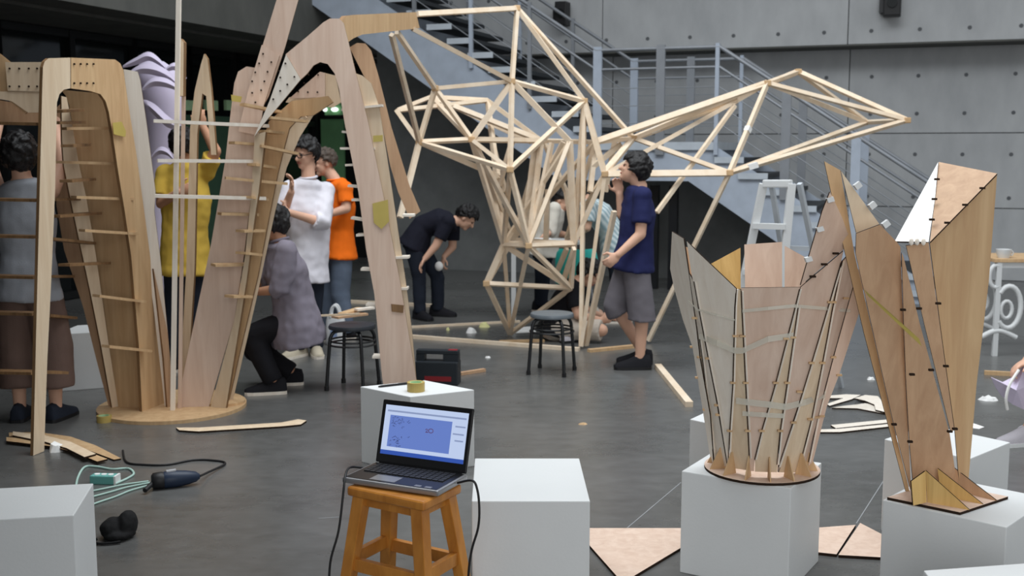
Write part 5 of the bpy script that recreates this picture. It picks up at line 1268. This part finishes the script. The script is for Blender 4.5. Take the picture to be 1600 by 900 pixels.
# chalk lines drawn on the floor
for (a, b_, lab) in (((980, 825), (1064, 754), 'chalk line on the floor running to the vase plinth'), ((1338, 818), (1380, 752), 'chalk line on the floor running to the folded model plinth'), ((498, 810), (530, 808), 'short chalk line on the floor left of the stool')):
    pa, pb = G(*a), G(*b_); d = (pb - pa).normalized(); n_ = V((-d.y, d.x, 0)) * 0.0022
    o = MB().prism([pa - n_, pb - n_, pb + n_, pa + n_], UPZ * 0.001).build('chalk_line', M['chalk']); tag(o, lab, 'line')

# ------------------------------------------------------------------ tools and leads at the lower left
gc0, gc1 = G(238, 752, .04), G(312, 744, .04)
gd = (gc1 - gc0).normalized(); glen = (gc1 - gc0).length
t_ = thing('power_tool', G(272, 757), 'dark blue handheld power tool lying on the floor', 'tool')
M['tool_blue'] = plain('tool_navy_plastic', RGB(30, 44, 66), 0.45, 0.4)
MB().tube([gc0 + gd * glen * f_ for f_ in (.20, .26, .5, .72, .92, 1.0)], [.034, .042, .042, .036, .026, .012], 16).build('body', M['tool_blue'], t_, smooth=True)
MB().tube([gc0 + gd * glen * f_ for f_ in (-.02, .02, .2, .24)], [.028, .04, .043, .04], 16).build('gear_head', M['black'], t_, smooth=True)
MB().tube([gc0 + gd * glen * .3 + UPZ * .04, gc0 + gd * glen * .5 + UPZ * .042], .009, 8).build('switch', M['lap_sil'], t_)
MB().tube([gc0 + gd * glen * .05, gc0 + gd * glen * .05 + V((-.02, -.09, -.02))], .012, 10).build('side_handle', M['black'], t_)
cable([gc1, G(325, 738, .02), G(352, 724, .006), G(330, 719, .006), G(300, 719, .006), G(262, 726, .006), G(225, 726, .006), G(198, 722, .006), G(192, 704, .006)], .006, 'black', 'tool_cable', 'black cable looping from the power tool across the floor')
ac0 = G(140, 758); t_ = thing('extension_socket', G(160, 757), 'teal extension socket block on the floor behind the left plinth', 'socket')
M['teal2'] = plain('teal_socket', RGB(110, 178, 170), 0.45, 0.4)
pa, pb = G(140, 757, 0), G(178, 758, 0)
ux_ = (pb - pa).normalized(); uy_ = V((-ux_.y, ux_.x, 0)); ln_ = (pb - pa).length
MB().box((pa + pb) / 2 + uy_ * .03 + UPZ * .022, ux_ * ln_ / 2, uy_ * .03, UPZ * .022).build('block', M['teal2'], t_, bevel=.006)
for k_ in range(3):
    MB().lathe(pa + ux_ * ln_ * (.22 + .28 * k_) + uy_ * .03 + UPZ * .044, [(.014, 0), (.014, .003), (.011, .003)], 12).build('outlet', M['papertape'], t_)
MB().box(pb + uy_ * .03 + UPZ * .022 + ux_ * .004, ux_ * .005, uy_ * .03, UPZ * .022).build('end_cap', M['papertape'], t_)
M['cord'] = plain('pale_green_cord', RGB(176, 206, 196), 0.5, 0.3)
cable([G(180, 756, .006), G(198, 748, .006), G(209, 740, .006), G(200, 732, .006), G(175, 733, .006), G(150, 729, .006), G(132, 730, .006), G(121, 748, .006), G(118, 770, .006)], .006, 'cord', 'floor_cable', 'pale green cord looping round the teal socket block', 'cord')
for i, (q, lab) in enumerate((([(238, 757), (205, 766), (180, 776), (145, 788), (120, 800)], 'pale cord nearest the black bag'), ([(236, 754), (200, 761), (175, 768), (145, 776), (118, 782)], 'pale cord in the middle of the three behind the left plinth'), ([(232, 752), (195, 757), (170, 762), (145, 767), (118, 772)], 'pale cord farthest back of the three behind the left plinth'))):
    cable([G(x, y, .006) for x, y in q], .005, 'cord', 'floor_cable', lab, 'cord')
M['bagblk'] = plain('black_cloth_bag', RGB(26, 26, 27), 0.8, 0.2, bump=0.3, bscale=40)
bc = G(178, 846); t_ = thing('black_bag', bc, 'small slumped black bag on the floor beside the left plinth', 'bag')
b = MB(); s_ = PXM(1, bc.y)
b.ellipsoid(bc + V((-8 * s_, .06, 15 * s_)), V((22 * s_, 0, 0)), V((0, .07, 0)), V((0, 0, 17 * s_))); b.ellipsoid(bc + V((14 * s_, .07, 20 * s_)), V((16 * s_, 0, 0)), V((0, .06, 0)), V((0, 0, 23 * s_))); b.ellipsoid(bc + V((2 * s_, .05, 8 * s_)), V((27 * s_, 0, 0)), V((0, .08, 0)), V((0, 0, 9 * s_)))
bake(b, 'body', M['bagblk'], t_, 0.006, 5, 0.005, 22)
MB().tube(spline([bc + V((-27 * s_, 0, .01)), bc + V((-36 * s_, -.03, .008)), bc + V((-10 * s_, -.05, .008)), bc + V((15 * s_, -.03, .01))], 5), .006, 8).build('strap', M['bagblk'], t_)

# ------------------------------------------------------------------ lilac paper sculpture behind the pavilion
M['lilac'] = plain('lilac_paper', RGB(214, 204, 226), 0.7, 0.2, var=0.03)
LYD = 8.95
lc = G(248, 565); ls = thing('paper_sculpture', (P(248, 300, LYD).x, LYD, 0), 'tall lilac paper sculpture with curling flaps behind the pavilion', 'sculpture')
prof = [(545, 240, 268), (480, 236, 264), (400, 230, 262), (300, 226, 264), (250, 230, 274), (205, 228, 284), (165, 222, 286), (130, 214, 284), (108, 212, 272), (96, 222, 256)]
rings = []
for y_, x0, x1 in prof:
    a, b_ = P(x0, y_, LYD), P(x1, y_, LYD); c_ = (a + b_) / 2; r_ = (b_ - a).length / 2
    rings.append([c_ + V((r_ * math.cos(t__) * (1 + .10 * noise.noise((y_ * .03, t__ * 1.5, 1))), r_ * .8 * math.sin(t__), 0)) for t__ in [2 * math.pi * i / 22 for i in range(22)]])
z0 = rings[0][0].z
rings.insert(0, [V((p.x, p.y, 0)) for p in rings[0]])
MB().ring_loft(rings).build('body', M['lilac'], ls, smooth=True)
def flap(px, w_, d0):
    pts = spline([P(x, y, LYD - d0) for x, y in px], 5); rg = []
    for i, p in enumerate(pts):
        f_ = i / (len(pts) - 1); ww = w_ * (math.sin(math.pi * min(max(f_, .03), .97)) ** .6)
        rg.append([p + UPZ * ww / 2, p + V((0, -.03 * math.sin(math.pi * f_), 0)), p - UPZ * ww / 2, p + V((0, .012, 0))])
    MB().ring_loft(rg).build('flap', M['lilac'], ls, smooth=True)
flap([(192, 104), (212, 96), (232, 88), (248, 96), (262, 110)], .07, .26)
flap([(198, 118), (220, 108), (245, 110), (268, 122), (284, 140)], .085, .30)
flap([(222, 140), (240, 128), (262, 130), (284, 142)], .075, .32)
flap([(256, 112), (270, 104), (283, 108), (291, 122)], .06, .28)
flap([(224, 158), (242, 172), (262, 190), (284, 200)], .10, .32)
flap([(232, 252), (248, 236), (262, 238), (272, 250)], .06, .28)
# lilac cloth held at the right edge
hd = P(1600, 572, 6.2)
b = MB(); cl = [(1600, 574), (1584, 590), (1568, 598), (1549, 590), (1556, 606), (1566, 620), (1582, 632), (1600, 640), (1614, 640), (1616, 600)]
pts = [P(x, y, 6.2 + .02 * math.sin(i * 1.7)) for i, (x, y) in enumerate(cl)]
mid = P(1588, 610, 6.12)
vs = pts + [mid] + [p + V((.004, .02, 0)) for p in pts]; n_ = len(pts)
fs = [(i, (i + 1) % n_, n_) for i in range(n_)] + [(i, n_ + 1 + i, n_ + 1 + (i + 1) % n_, (i + 1) % n_) for i in range(n_)] + [tuple(range(2 * n_, n_, -1))]
b.add(vs, fs); o = b.build('lilac_cloth', M['lilac']); tag(o, 'folded lilac cloth hanging from the hand at the right edge', 'cloth')
MB().tube(spline([P(1592, 578, 6.12), P(1578, 600, 6.1), P(1572, 622, 6.1), P(1574, 640, 6.12)], 5), .008, 8).build('trim', M['paper'], o)
